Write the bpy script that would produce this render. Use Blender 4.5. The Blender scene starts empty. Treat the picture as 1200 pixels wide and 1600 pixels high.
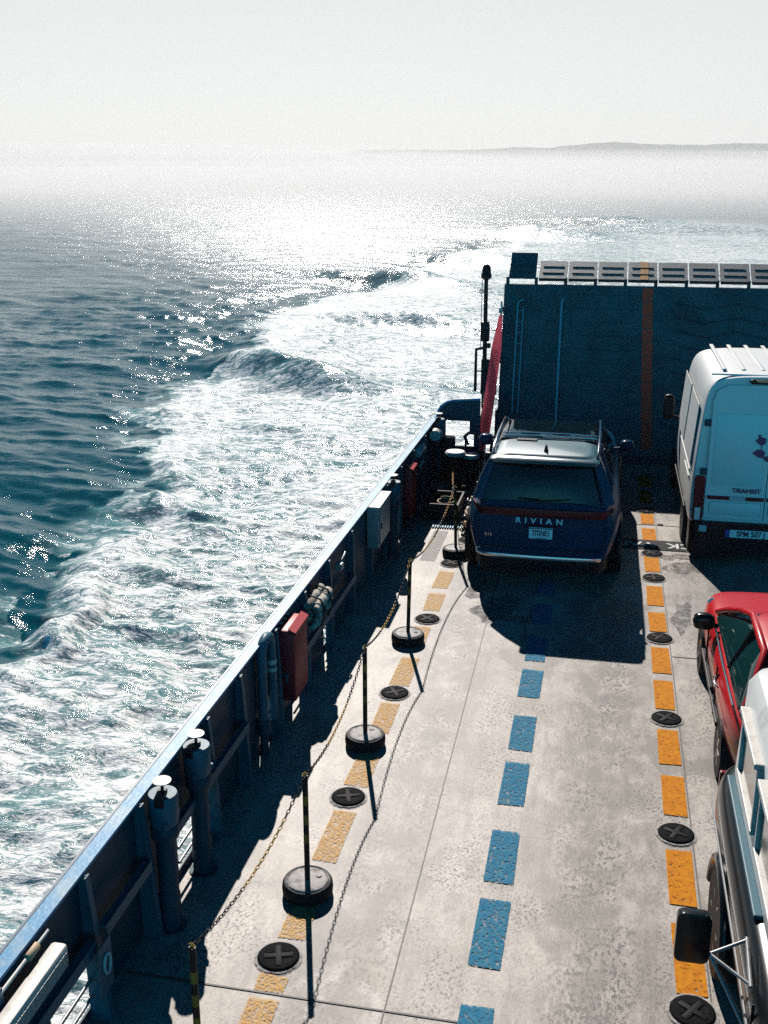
import bpy, bmesh, math, random
import numpy as np
from mathutils import Vector, Matrix, noise as mnoise

random.seed(7)
rng = np.random.default_rng(11)
R = math.radians
scene = bpy.context.scene

# ---------------------------------------------------------------- camera
cam_d = bpy.data.cameras.new("camera")
cam = bpy.data.objects.new("camera", cam_d)
scene.collection.objects.link(cam)
scene.camera = cam
F = 1680.0
cam_d.sensor_fit = 'VERTICAL'
cam_d.sensor_height = 24.0
cam_d.lens = F / 1600.0 * 24.0
cam_d.clip_start = 0.1
cam_d.clip_end = 20000
d = np.array([361., 529., F]); d /= np.linalg.norm(d)
th = math.atan2(529, F)
up = np.array([0, math.cos(th), -math.sin(th)])
rt = np.cross(up, d)
CR = np.stack([rt, d, up])             # world <- (right, up, forward) of the camera
m = Matrix(((CR[0][0], CR[0][1], -CR[0][2], 0), (CR[1][0], CR[1][1], -CR[1][2], 0), (CR[2][0], CR[2][1], -CR[2][2], 5.7), (0, 0, 0, 1)))
cam.matrix_world = m

# ---------------------------------------------------------------- world, sun, exposure
SUN_EL, SUN_AZ = R(39.0), R(-16.4)     # azimuth from +Y, negative to port (-X)
w = bpy.data.worlds.new("World"); scene.world = w
w.use_nodes = True
nt = w.node_tree; nt.nodes.clear()
def N(t, **k):
    n = nt.nodes.new(t)
    for a, b in k.items(): setattr(n, a, b)
    return n
L = lambda a, b: nt.links.new(a, b)
out = N('ShaderNodeOutputWorld'); bg = N('ShaderNodeBackground')
bg.inputs['Strength'].default_value = 0.1
sky = N('ShaderNodeTexSky'); sky.sky_type = 'NISHITA'; sky.sun_disc = False
sky.sun_elevation = SUN_EL; sky.sun_rotation = SUN_AZ
sky.dust_density = 1.0
tc = N('ShaderNodeTexCoord'); sep = N('ShaderNodeSeparateXYZ'); L(tc.outputs['Generated'], sep.inputs[0])
def grade(stops):
    r_ = N('ShaderNodeValToRGB'); L(sep.outputs['Z'], r_.inputs[0]); c_ = r_.color_ramp
    c_.elements[0].position = stops[0][0]; c_.elements[0].color = (*stops[0][1], 1)
    c_.elements[1].position = stops[-1][0]; c_.elements[1].color = (*stops[-1][1], 1)
    for p_, q_ in stops[1:-1]: c_.elements.new(p_).color = (*q_, 1)
    return r_
g_back = grade([(0, (.11, .62, .78)), (.15, (.09, .66, .84)), (.40, (.04, .46, .62)), (.70, (.0, .06, .12)), (1, (.0, .035, .08))])
g_fore = grade([(0, (.10, .12, .12)), (.15, (.06, .07, .07)), (.24, (.0, .07, .12)), (.55, (.0, .05, .10)), (1, (.0, .08, .17))])
dot = N('ShaderNodeVectorMath', operation='DOT_PRODUCT'); L(tc.outputs['Generated'], dot.inputs[0])
dot.inputs[1].default_value = (math.sin(SUN_AZ), math.cos(SUN_AZ), 0)
fr_ = N('ShaderNodeMapRange'); L(dot.outputs['Value'], fr_.inputs[0]); fr_.inputs[1].default_value = -.3; fr_.inputs[2].default_value = .35
gb2 = N('ShaderNodeVectorMath', operation='SCALE'); L(g_back.outputs[0], gb2.inputs[0]); gb2.inputs['Scale'].default_value = 1.9
gm = N('ShaderNodeMix', data_type='RGBA'); L(fr_.outputs[0], gm.inputs[0]); L(gb2.outputs[0], gm.inputs[6]); L(g_fore.outputs[0], gm.inputs[7])
mul = N('ShaderNodeVectorMath', operation='MULTIPLY'); L(sky.outputs[0], mul.inputs[0]); L(gm.outputs[2], mul.inputs[1])
# pale haze band low in the sky, strongest towards the sun
fw = N('ShaderNodeMapRange'); L(dot.outputs['Value'], fw.inputs[0]); fw.interpolation_type = 'SMOOTHSTEP'
fw.inputs[1].default_value = .2; fw.inputs[2].default_value = .95; fw.inputs[3].default_value = .03; fw.inputs[4].default_value = 1
band = N('ShaderNodeValToRGB'); L(sep.outputs['Z'], band.inputs[0])
b = band.color_ramp; b.interpolation = 'EASE'
b.elements[0].position = 0.0; b.elements[0].color = (1, 1, 1, 1)
b.elements[1].position = .50; b.elements[1].color = (0, 0, 0, 1)
e = b.elements.new(.08); e.color = (1., 1., 1., 1)
e = b.elements.new(.17); e.color = (1., .985, .965, 1)
e = b.elements.new(.215); e.color = (.42, .52, .56, 1)
e = b.elements.new(.32); e.color = (.03, .17, .26, 1)
sc = N('ShaderNodeVectorMath', operation='SCALE'); L(band.outputs[0], sc.inputs[0]); L(fw.outputs[0], sc.inputs['Scale'])
sc2 = N('ShaderNodeVectorMath', operation='SCALE'); L(sc.outputs[0], sc2.inputs[0]); sc2.inputs['Scale'].default_value = 5.35
add = N('ShaderNodeVectorMath', operation='ADD'); L(mul.outputs[0], add.inputs[0]); L(sc2.outputs[0], add.inputs[1])
L(add.outputs[0], bg.inputs['Color']); L(bg.outputs[0], out.inputs['Surface'])

sd = bpy.data.lights.new("sun", 'SUN'); sd.energy = 4.6; sd.angle = R(0.5); sd.color = (1.0, .93, .86)
sun = bpy.data.objects.new("sun", sd); scene.collection.objects.link(sun)
sdir = Vector((math.sin(SUN_AZ) * math.cos(SUN_EL), math.cos(SUN_AZ) * math.cos(SUN_EL), math.sin(SUN_EL)))
sun.rotation_euler = sdir.to_track_quat('Z', 'Y').to_euler()
sun.location = sdir * 60

scene.view_settings.view_transform = 'Standard'; scene.view_settings.look = 'None'
scene.view_settings.gamma = 1.0
scene.view_settings.exposure = 0.45
scene.render.engine = 'CYCLES'
scene.cycles.use_denoising = False
scene.cycles.max_bounces = 8; scene.cycles.diffuse_bounces = 0; scene.cycles.glossy_bounces = 4
scene.cycles.volume_bounces = 0
scene.cycles.sample_clamp_indirect = 1.2
scene.cycles.caustics_reflective = False; scene.cycles.caustics_refractive = False

# ---------------------------------------------------------------- helpers
COL = scene.collection

def mat(name, base=(.5, .5, .5), rough=.5, metal=0., spec=.5, coat=0., vary=None, bump=None, emis=None):
    """principled material; vary=(other colour, scale, lo, hi) noise patches; bump=(scale, strength, distance)"""
    mt = bpy.data.materials.new(name); mt.use_nodes = True
    t = mt.node_tree; p = t.nodes['Principled BSDF']
    p.inputs['Base Color'].default_value = (*base, 1); p.inputs['Roughness'].default_value = rough
    p.inputs['Metallic'].default_value = metal; p.inputs['Specular IOR Level'].default_value = spec
    p.inputs['Coat Weight'].default_value = coat; p.inputs['Coat Roughness'].default_value = .06
    co = t.nodes.new('ShaderNodeTexCoord')
    if vary:
        ns = t.nodes.new('ShaderNodeTexNoise'); ns.inputs['Scale'].default_value = vary[1]; ns.inputs['Detail'].default_value = 8
        ns.inputs['Roughness'].default_value = .65
        t.links.new(co.outputs['Object'], ns.inputs['Vector'])
        mr = t.nodes.new('ShaderNodeMapRange'); mr.inputs[1].default_value = vary[2]; mr.inputs[2].default_value = vary[3]
        t.links.new(ns.outputs[0], mr.inputs[0])
        mx = t.nodes.new('ShaderNodeMix'); mx.data_type = 'RGBA'
        mx.inputs[6].default_value = (*base, 1); mx.inputs[7].default_value = (*vary[0], 1)
        t.links.new(mr.outputs[0], mx.inputs[0]); t.links.new(mx.outputs[2], p.inputs['Base Color'])
    if bump:
        ns = t.nodes.new('ShaderNodeTexNoise'); ns.inputs['Scale'].default_value = bump[0]; ns.inputs['Detail'].default_value = 5
        t.links.new(co.outputs['Object'], ns.inputs['Vector'])
        bp = t.nodes.new('ShaderNodeBump'); bp.inputs['Strength'].default_value = bump[1]; bp.inputs['Distance'].default_value = bump[2]
        t.links.new(ns.outputs[0], bp.inputs['Height']); t.links.new(bp.outputs[0], p.inputs['Normal'])
    return mt

M = {}
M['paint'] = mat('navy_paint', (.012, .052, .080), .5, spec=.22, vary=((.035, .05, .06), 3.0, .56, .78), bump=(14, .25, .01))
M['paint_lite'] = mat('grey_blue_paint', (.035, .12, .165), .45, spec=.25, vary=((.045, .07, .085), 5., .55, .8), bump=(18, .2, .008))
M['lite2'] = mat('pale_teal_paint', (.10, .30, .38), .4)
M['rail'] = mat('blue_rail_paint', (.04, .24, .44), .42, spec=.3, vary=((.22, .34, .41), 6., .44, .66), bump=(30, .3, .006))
M['ramp'] = mat('ramp_steel', (.016, .085, .105), .55, spec=.25, vary=((.012, .035, .05), 2.2, .42, .72), bump=(9, .35, .02))
M['slab'] = mat('flap_steel', (.20, .195, .19), .6, vary=((.11, .10, .10), 4, .45, .7), bump=(20, .4, .01))
M['black'] = mat('black_paint', (.008, .010, .013), .45, spec=.2)
M['rubber'] = mat('rubber', (.012, .012, .014), .65, spec=.2, bump=(60, .3, .004))
M['socket'] = mat('cast_iron', (.004, .005, .007), .75, spec=.05, vary=((.02, .018, .018), 16, .55, .75), bump=(22, .5, .006))
M['white'] = mat('white_paint', (.72, .73, .72), .38, vary=((.5, .5, .48), 2.5, .58, .8))
M['offwhite'] = mat('offwhite_plastic', (.62, .60, .56), .45, vary=((.35, .33, .3), 9, .5, .75))
M['capwhite'] = mat('camper_shell_white', (.74, .76, .76), .35, vary=((.42, .43, .42), 3, .5, .75), bump=(7, .15, .01))
M['grey'] = mat('grey_metal', (.33, .34, .35), .38, metal=.3, vary=((.18, .17, .16), 6, .5, .8))
M['chrome'] = mat('chrome', (.75, .76, .78), .12, metal=1.)
M['satin'] = mat('satin_trim', (.80, .76, .72), .25, metal=.8)
M['red'] = mat('red_car_paint', (.50, .006, .012), .32, spec=.3, coat=.25)
M['redbox'] = mat('red_box_paint', (.44, .015, .025), .5, vary=((.4, .03, .04), 5, .5, .8))
M['pink'] = mat('red_webbing', (.72, .07, .12), .75, bump=(90, .5, .01))
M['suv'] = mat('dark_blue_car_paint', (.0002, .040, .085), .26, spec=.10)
M['suv_roof'] = mat('body_blue_sky_sheen', (.01, .09, .12), .36, spec=1., bump=(3, .1, .004))  # body blue made lighter: sky sheen on the roof put into the colour
M['glass'] = mat('dark_glass', (.003, .006, .008), .05, spec=.3)
M['greenglass'] = mat('green_glass', (.006, .035, .035), .05, spec=.8)
M['lamp_red'] = mat('red_lamp', (.15, .003, .008), .3, spec=.3)
M['lamp_dark'] = mat('smoked_lamp', (.05, .006, .012), .3, spec=.3)
M['orange'] = mat('orange_paint', (.60, .19, .02), .6, vary=((.30, .10, .03), 12, .45, .75))
M['rampstripe'] = mat('orange_stripe_paint', (.98, .05, .008), .6, vary=((.7, .04, .01), 8, .4, .75))
M['yellowchain'] = mat('yellow_chain', (.50, .26, .02), .6)
M['blackpaint_car'] = mat('black_car_paint', (.006, .008, .010), .22, spec=.28)
M['dirtytop'] = mat('weight_top', (.34, .33, .32), .6, spec=.3, vary=((.06, .055, .055), 11, .44, .66), bump=(25, .5, .008))
M['rope'] = mat('rope', (.46, .38, .26), .85, bump=(120, .6, .01), vary=((.2, .14, .08), 14, .45, .7))
M['rust'] = mat('rusty_steel', (.20, .09, .05), .75, vary=((.06, .05, .05), 9, .4, .7), bump=(30, .5, .01))
M['plate'] = mat('number_plate_white', (.93, .90, .86), .3)
M['text_dark'] = mat('plate_letters', (.01, .03, .04), .5)
M['text_white'] = mat('white_letters', (.92, .92, .92), .25)
M['eu'] = mat('blue_plate_band', (.02, .08, .35), .4)
M['decal'] = mat('navy_decal', (.015, .03, .11), .4)
M['silverrefl'] = mat('silver_reflector', (.5, .52, .55), .3)
M['lens'] = mat('clear_lens', (.55, .6, .6), .1, coat=1.)
M['amber'] = mat('amber_lens', (.55, .25, .1), .2, coat=1.)
M['tan'] = mat('tan_band', (.50, .36, .22), .6)
M['interior'] = mat('car_interior_items', (.18, .19, .2), .6)


def add_translucent(mt, col, f):
    t = mt.node_tree; p = t.nodes['Principled BSDF']; o_ = t.nodes['Material Output']
    tr = t.nodes.new('ShaderNodeBsdfTranslucent'); tr.inputs[0].default_value = (*col, 1); mx = t.nodes.new('ShaderNodeMixShader'); mx.inputs[0].default_value = f
    t.links.new(p.outputs[0], mx.inputs[1]); t.links.new(tr.outputs[0], mx.inputs[2]); t.links.new(mx.outputs[0], o_.inputs['Surface'])
add_translucent(M['pink'], (.95, .16, .22), .75)


class MB:
    """collects shapes into one bmesh"""
    def __init__(s): s.bm = bmesh.new(); s.mi = 0
    def _tagf(s, n0):
        s.bm.faces.ensure_lookup_table()
        for f in s.bm.faces[n0:]: f.material_index = s.mi
    def box(s, x0, x1, y0, y1, z0, z1, bev=0., rot=None, piv=None, seg=2):
        n0 = len(s.bm.faces)
        mtx = Matrix.Translation(((x0 + x1) / 2, (y0 + y1) / 2, (z0 + z1) / 2)) @ Matrix.Diagonal((abs(x1 - x0), abs(y1 - y0), abs(z1 - z0), 1))
        r = bmesh.ops.create_cube(s.bm, size=1, matrix=mtx)
        vs = r['verts']
        if rot is not None:
            c = Vector(piv) if piv else Vector(((x0 + x1) / 2, (y0 + y1) / 2, (z0 + z1) / 2))
            bmesh.ops.rotate(s.bm, verts=vs, cent=c, matrix=rot.to_3x3())
        if bev > 0:
            es = list({e for v in vs for e in v.link_edges})
            bmesh.ops.bevel(s.bm, geom=es, offset=bev, segments=seg, affect='EDGES', profile=.5)
        s._tagf(n0); return s
    def tube(s, pts, r, n=10, caps=True, closed=False):
        n0 = len(s.bm.faces)
        pts = [Vector(p) for p in pts]; k = len(pts)
        rr = r if isinstance(r, (list, tuple)) else [r] * k
        rings = []; prev = None
        for i, p in enumerate(pts):
            if closed: t = (pts[(i + 1) % k] - pts[i - 1]).normalized()
            elif i == 0: t = (pts[1] - p).normalized()
            elif i == k - 1: t = (p - pts[i - 1]).normalized()
            else: t = ((pts[i + 1] - p).normalized() + (p - pts[i - 1]).normalized()).normalized()
            if prev is None:
                a = Vector((0, 0, 1)) if abs(t.z) < .9 else Vector((1, 0, 0))
                u = t.cross(a).normalized()
            else: u = (prev - t * prev.dot(t)).normalized()
            prev = u; v = t.cross(u)
            rings.append([s.bm.verts.new(p + (u * math.cos(2 * math.pi * j / n) + v * math.sin(2 * math.pi * j / n)) * rr[i]) for j in range(n)])
        m_ = k if closed else k - 1
        for i in range(m_):
            a, b_ = rings[i], rings[(i + 1) % k]
            for j in range(n): s.bm.faces.new((a[j], a[(j + 1) % n], b_[(j + 1) % n], b_[j]))
        if caps and not closed:
            s.bm.faces.new(rings[0][::-1]); s.bm.faces.new(rings[-1])
        s._tagf(n0); return s
    def lathe(s, prof, c=(0, 0, 0), n=24, axis='Z', caps=True):
        n0 = len(s.bm.faces); c = Vector(c); rings = []
        for r, z in prof:
            ring = []
            for j in range(n):
                a = 2 * math.pi * j / n; x, y = r * math.cos(a), r * math.sin(a)
                q = (x, y, z) if axis == 'Z' else ((z, x, y) if axis == 'X' else (x, z, y))
                ring.append(s.bm.verts.new(c + Vector(q)))
            rings.append(ring)
        for a, b_ in zip(rings, rings[1:]):
            for j in range(n): s.bm.faces.new((a[j], a[(j + 1) % n], b_[(j + 1) % n], b_[j]))
        if caps: s.bm.faces.new(rings[0][::-1]); s.bm.faces.new(rings[-1])
        s._tagf(n0); return s
    def rings(s, rings, cap0=True, cap1=True):
        n0 = len(s.bm.faces); R_ = [[s.bm.verts.new(p) for p in r] for r in rings]; n = len(R_[0])
        for a, b_ in zip(R_, R_[1:]):
            for j in range(n): s.bm.faces.new((a[j], a[(j + 1) % n], b_[(j + 1) % n], b_[j]))
        if cap0: s.bm.faces.new(R_[0][::-1])
        if cap1: s.bm.faces.new(R_[-1])
        s._tagf(n0); return s
    def poly(s, pts, thick):
        """prism: polygon pts (3D) extruded by vector thick"""
        n0 = len(s.bm.faces); t = Vector(thick)
        a = [s.bm.verts.new(Vector(p)) for p in pts]; b_ = [s.bm.verts.new(Vector(p) + t) for p in pts]; n = len(a)
        s.bm.faces.new(a[::-1]); s.bm.faces.new(b_)
        for j in range(n): s.bm.faces.new((a[j], a[(j + 1) % n], b_[(j + 1) % n], b_[j]))
        s._tagf(n0); return s
    def sheet(s, x0, x1, y0, y1, z, jit=0.):
        n0 = len(s.bm.faces)
        q = lambda: random.uniform(-jit, jit)
        s.bm.faces.new([s.bm.verts.new((x0 + q(), y0 + q(), z)), s.bm.verts.new((x1 + q(), y0 + q(), z)), s.bm.verts.new((x1 + q(), y1 + q(), z)), s.bm.verts.new((x0 + q(), y1 + q(), z))])
        s._tagf(n0); return s
    def each(s, name, mats, parent=None, smooth=None):
        """one object for every separate piece"""
        bm = s.bm; seen = set(); outs = []
        for v0_ in list(bm.verts):
            if v0_ in seen: continue
            stack = [v0_]; isl = []; seen.add(v0_)
            while stack:
                v = stack.pop(); isl.append(v)
                for e_ in v.link_edges:
                    q = e_.other_vert(v)
                    if q not in seen: seen.add(q); stack.append(q)
            nb_ = MB(); mp = {v: nb_.bm.verts.new(v.co) for v in isl}
            for f in {f for v in isl for f in v.link_faces}:
                nf = nb_.bm.faces.new([mp[v] for v in f.verts]); nf.material_index = f.material_index
            outs.append(nb_.build(name, mats, parent, smooth))
        bm.free(); return outs
    def build(s, name, mats, parent=None, smooth=None, subsurf=0, loc=None):
        bmesh.ops.recalc_face_normals(s.bm, faces=s.bm.faces)
        me = bpy.data.meshes.new(name); s.bm.to_mesh(me); s.bm.free()
        for q in (mats if isinstance(mats, (list, tuple)) else [mats]): me.materials.append(q)
        o = bpy.data.objects.new(name, me); COL.objects.link(o)
        if parent is not None: o.parent = parent
        if loc is not None: o.location = loc
        if smooth is not None:
            if smooth >= 180: me.shade_smooth()
            else:
                me.shade_smooth()
                me.set_sharp_from_angle(angle=R(smooth))
        if subsurf:
            md = o.modifiers.new('round', 'SUBSURF'); md.levels = subsurf; md.render_levels = subsurf
        return o

def tag(o, label=None, cat=None, group=None, kind=None):
    if label: o['label'] = label
    if cat: o['category'] = cat
    if group: o['group'] = group
    if kind: o['kind'] = kind
    return o

def thing(name, loc, label, cat, group=None, rz=0):
    o = bpy.data.objects.new(name, None); COL.objects.link(o); o.empty_display_size = .2
    o.location = loc; o.rotation_euler = (0, 0, rz)
    return tag(o, label, cat, group)

def copy_tree(o, parent=None):
    c = o.copy(); COL.objects.link(c)
    if parent is not None: c.parent = parent
    for ch in [k for k in COL.objects if k.parent == o]: copy_tree(ch, c)
    return c

def text(name, s, size, loc, rot, material, parent=None, ext=.002, sx=1., space=1., bold=0.):
    cu = bpy.data.curves.new(name, 'FONT'); cu.body = s; cu.size = size; cu.extrude = ext; cu.offset = bold
    cu.align_x = 'CENTER'; cu.align_y = 'CENTER'; cu.space_character = space
    to = bpy.data.objects.new(name, cu); COL.objects.link(to)
    bpy.context.view_layer.update()
    me = bpy.data.meshes.new_from_object(to.evaluated_get(bpy.context.evaluated_depsgraph_get()))
    bpy.data.objects.remove(to)
    me.name = name; me.materials.clear(); me.materials.append(material)
    o = bpy.data.objects.new(name, me); COL.objects.link(o)
    o.location = loc; o.rotation_euler = rot; o.scale = (sx, 1, 1)
    if parent is not None: o.parent = parent
    return o

SEA = -2.3

# ---------------------------------------------------------------- sea
def vnoise(x, y, seed):
    xi = np.floor(x).astype(np.int64); yi = np.floor(y).astype(np.int64); fx = x - xi; fy = y - yi
    fx = fx * fx * (3 - 2 * fx); fy = fy * fy * (3 - 2 * fy)
    def h(a, b_):
        n = (a * 374761393 + b_ * 668265263 + seed * 1442695041) & 0xffffffff
        n = ((n ^ (n >> 13)) * 1274126177) & 0xffffffff
        return ((n ^ (n >> 16)) & 0xffff) / 65535.0
    a = h(xi, yi); b_ = h(xi + 1, yi); c = h(xi, yi + 1); d_ = h(xi + 1, yi + 1)
    return (a * (1 - fx) + b_ * fx) * (1 - fy) + (c * (1 - fx) + d_ * fx) * fy
def fbm(x, y, seed, octs=4, g=.5):
    s = 0; a = 1; t = 0
    for k in range(octs):
        s = s + a * (vnoise(x * 2 ** k + 13.7 * k, y * 2 ** k - 7.1 * k, seed + k) - .5); t += a; a *= g
    return s / t * 2
def smooth(a, b_, x):
    t = np.clip((x - a) / (b_ - a), 0, 1); return t * t * (3 - 2 * t)

# outline of the wake's port edge in metres (x at y)
EY = np.array([-20, 0, 8, 13.2, 15.9, 18.2, 20, 21.8, 24.9, 27.1, 30.7, 35.2, 40, 44.6, 50, 62.4, 69.4, 75.8, 83.5, 99, 111, 127, 155, 175, 200, 260, 500])
EX = np.array([-5.5, -7, -8.0, -8.7, -9.5, -10.2, -10.6, -10.5, -10.7, -11.9, -13.4, -15.1, -16, -15.9, -17, -19, -18.5, -17.4, -15.8, -15.5, -14.2, -11.8, -11.4, -8.4, -1.8, 8, 40])

def build_sea():
    nr, na = 1350, 1100
    # rows follow the perspective so that detail is even over the view
    u = np.linspace(0, 1, nr)
    inv = (1 / 7.0) * (1 - u) ** 1.1 + (1 / 9000.0)
    r = 1 / inv; r = np.concatenate([[0.5], r])
    t = np.linspace(-1, 1, na)
    ang = R(12) * 0 + (t * .42 + np.sign(t) * np.abs(t) ** 3 * (R(75) - .42)) + R(-13)
    rr, aa = np.meshgrid(r, ang, indexing='ij')
    x = rr * np.sin(aa); y = rr * np.cos(aa)
    dr = np.gradient(r)[:, None] * np.ones_like(aa)
    da = np.gradient(ang)[None, :] * rr
    res = np.maximum(dr * .6, da)
    z = np.zeros_like(x)
    # wind sea
    mods = [.75 + .9 * fbm(x * .07 + k, y * .05, 3 + k, 2) for k in range(5)]
    for k in range(54):
        lam = .45 * (26 ** (k / 53.0)); kk = 2 * math.pi / lam
        th_ = rng.normal(R(248), R(30))          # travelling towards port and the camera
        amp = .0076 * lam ** .60 * rng.uniform(.4, 1.4) * (1 - .55 * smooth(3.5, 9, lam))
        ph = rng.uniform(0, 2 * math.pi)
        f = np.clip((lam / res - 2.0) / 2.0, 0, 1)
        s_ = np.sin(kk * (x * math.cos(th_) + y * math.sin(th_)) + ph + .6 * np.sin(.13 * kk * (x * .7 - y * .4) + ph * 2))
        z += f * amp * (s_ + .35 * s_ * s_) * mods[k % 5]
    xe = np.interp(y, EY, EX)
    xe = xe + .9 * fbm(x * .15, y * .28, 5, 4) + .35 * fbm(x * 1.1, y * 1.3, 15, 4) + np.clip(y / 60, .3, 1.5) * .7 * fbm(x * .5, y * .6, 9, 3)
    dd = x - xe                                   # metres inside the wake
    ins = smooth(-.5, .6, dd) * (1 - smooth(95, 200, y))
    sc_ = np.clip(y / 40.0, .45, 1.8)
    # breaking crest along the edge, with a hollow outside it
    rough_ = .6 + 1.9 * fbm(x * .22, y * .22, 31, 4)
    z += (.17 * np.exp(-((dd - .7 * sc_) / (.9 * sc_)) ** 2) - .20 * np.exp(-((dd + 1.6 * sc_) / (1.3 * sc_)) ** 2)) * rough_ * (1 - smooth(120, 220, y))
    # diverging wave crests rolling off the wake
    for (cx, cy, a_, l1, l2, h_) in [(-13.2, 43.0, R(-38), 4.2, 1.15, .85), (-11.2, 24.2, R(-30), 2.4, .8, .36), (-9.6, 41, R(-10), 2.4, 1.2, .3), (-16, 84, R(-35), 8, 2.2, .9), (-11.5, 104, R(-30), 8, 2.4, .9),
                                 (-5, 58, R(-25), 4, 1.4, .45), (-11, 60, R(-28), 4.5, 1.3, .5), (-11, 150, R(-25), 13, 3.5, 1.3), (0, 190, R(-20), 16, 4, 1.2), (-2, 80, R(-20), 5, 2, .5), (10, 170, R(-15), 16, 4, 1.0), (-8, 32, R(-25), 3, .9, .25)]:
        px = (x - cx) * math.cos(a_) + (y - cy) * math.sin(a_); py = -(x - cx) * math.sin(a_) + (y - cy) * math.cos(a_)
        py = py + .05 * px * px / l1
        z += h_ * np.exp(-(px / l1) ** 2) * (np.exp(-(py / l2) ** 2) - .5 * np.exp(-((py + 1.9 * l2) / (1.2 * l2)) ** 2))
    # churned water inside
    fr = lambda s0, s1: np.clip((1 / s0 / res - 2) / 2, 0, 1)
    z += ins * (.15 * fbm(x * .5, y * .9, 41, 3) * fr(2, 0) + .075 * fbm(x * 1.5, y * 2.8, 51, 3) * fr(6, 0) + .022 * fbm(x * 5, y * 8, 61, 2) * fr(14, 0))
    # foam cover
    dist = np.hypot(x, y)
    band_ = np.exp(-np.clip(dd, 0, 99) / (3.0 * sc_))
    body = .82 + .28 * fbm(x * .22, y * .12, 71, 4) + .12 * np.exp(-((x + 4.2) / 2.5) ** 2)
    foam = ins * np.clip(np.maximum(body, band_ * 1.5), 0, 1.25)
    foam *= 1 - .62 * smooth(45, 120, y) * (1 - np.exp(-((dd - 3) / 5) ** 2))
    foam = np.maximum(foam, .45 * smooth(-2.2, .3, dd) * (fbm(x * .7, y * .7, 81, 3) > .02) * (1 - smooth(60, 90, y)))
    for (cx, cy, a_, l1, l2, h_) in [(-12.2, 42.0, R(-32), 3.4, .9, .95), (-5.8, 41, R(-12), 1.8, .8, .7), (-10.2, 25.6, R(-30), 1.5, .4, .7), (-9.2, 23.0, R(-25), .9, .25, .5), (-15.4, 82.5, R(-35), 6, 1.5, .8), (-7.0, 29, R(-15), 1.8, .4, .5)]:
        px = (x - cx) * math.cos(a_) + (y - cy) * math.sin(a_); py = -(x - cx) * math.sin(a_) + (y - cy) * math.cos(a_)
        foam *= 1 - h_ * np.exp(-(px / l1) ** 2 - ((py + .05 * px * px / l1) / l2) ** 2)
    # the wake far astern, a pale road on the starboard side
    far = np.exp(-((x - 12 - (y - 125) * .03) / 14) ** 2) * smooth(70, 110, y) * (1 - smooth(150, 230, y))
    foam = np.maximum(foam, .62 * far * (1 + .4 * fbm(x * .15, y * .05, 91, 3)))
    # drop the sheet under the ferry
    z += SEA
    under = (x > -3.0) & (y < 22.3)
    z = np.where(under, SEA - .25, z)
    co = np.stack([x, y, z], -1).reshape(-1, 3).astype(np.float32)
    nrow, ncol = x.shape
    idx = np.arange(nrow * ncol).reshape(nrow, ncol)
    q = np.stack([idx[:-1, :-1], idx[:-1, 1:], idx[1:, 1:], idx[1:, :-1]], -1).reshape(-1, 4)
    me = bpy.data.meshes.new('sea')
    me.vertices.add(len(co)); me.vertices.foreach_set('co', co.ravel())
    me.loops.add(q.size); me.loops.foreach_set('vertex_index', q.ravel().astype(np.int32))
    me.polygons.add(len(q)); me.polygons.foreach_set('loop_start', np.arange(0, q.size, 4, dtype=np.int32))
    at = me.attributes.new('foam', 'FLOAT', 'POINT'); at.data.foreach_set('value', foam.reshape(-1).astype(np.float32))
    at = me.attributes.new('ruffle', 'FLOAT', 'POINT'); at.data.foreach_set('value', smooth(4, 150, dist).reshape(-1).astype(np.float32))
    me.update(calc_edges=True); me.validate(); me.shade_smooth()
    if me.polygons[1000].normal.z < 0: me.flip_normals()
    o = bpy.data.objects.new('sea', me); COL.objects.link(o); tag(o, kind='structure')
    # material
    mt = bpy.data.materials.new('sea_water'); mt.use_nodes = True; t_ = mt.node_tree; t_.nodes.clear()
    n = lambda ty, **k: (lambda nd: ([setattr(nd, a, b_) for a, b_ in k.items()], nd)[1])(t_.nodes.new(ty))
    l = lambda a, b_: t_.links.new(a, b_)
    o_ = n('ShaderNodeOutputMaterial'); geo = n('ShaderNodeNewGeometry'); fa = n('ShaderNodeAttribute', attribute_name='foam')
    wat = n('ShaderNodeBsdfPrincipled'); wat.inputs['Base Color'].default_value = (.001, .064, .090, 1)
    wat.inputs['Roughness'].default_value = .03; wat.inputs['IOR'].default_value = 1.333
    fo = n('ShaderNodeBsdfPrincipled'); fo.inputs['Base Color'].default_value = (.80, .82, .82, 1); fo.inputs['Roughness'].default_value = .7
    def noise(scale, det, vec=None, rough=.6, dist_=0.):
        q_ = n('ShaderNodeTexNoise'); q_.inputs['Scale'].default_value = scale; q_.inputs['Detail'].default_value = det
        q_.inputs['Roughness'].default_value = rough; q_.inputs['Distortion'].default_value = dist_
        l(vec or geo.outputs['Position'], q_.inputs['Vector']); return q_
    st = n('ShaderNodeMapping'); st.inputs['Rotation'].default_value = (0, 0, R(-12)); st.inputs['Scale'].default_value = (.45, 1.35, 1); l(geo.outputs['Position'], st.inputs[0])
    ru = n('ShaderNodeAttribute', attribute_name='ruffle'); ru_out = ru.outputs['Fac']
    b1 = noise(2.6, 7, st.outputs[0], .62); b2 = noise(13.0, 4, st.outputs[0], .6)
    b0 = noise(.16, 7, st.outputs[0], .62); b0m = n('ShaderNodeMath', operation='MULTIPLY'); l(b0.outputs[0], b0m.inputs[0]); l(ru_out, b0m.inputs[1])
    a1 = n('ShaderNodeMath', operation='MULTIPLY_ADD'); l(b2.outputs[0], a1.inputs[0]); a1.inputs[1].default_value = .16; l(b1.outputs[0], a1.inputs[2])
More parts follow.
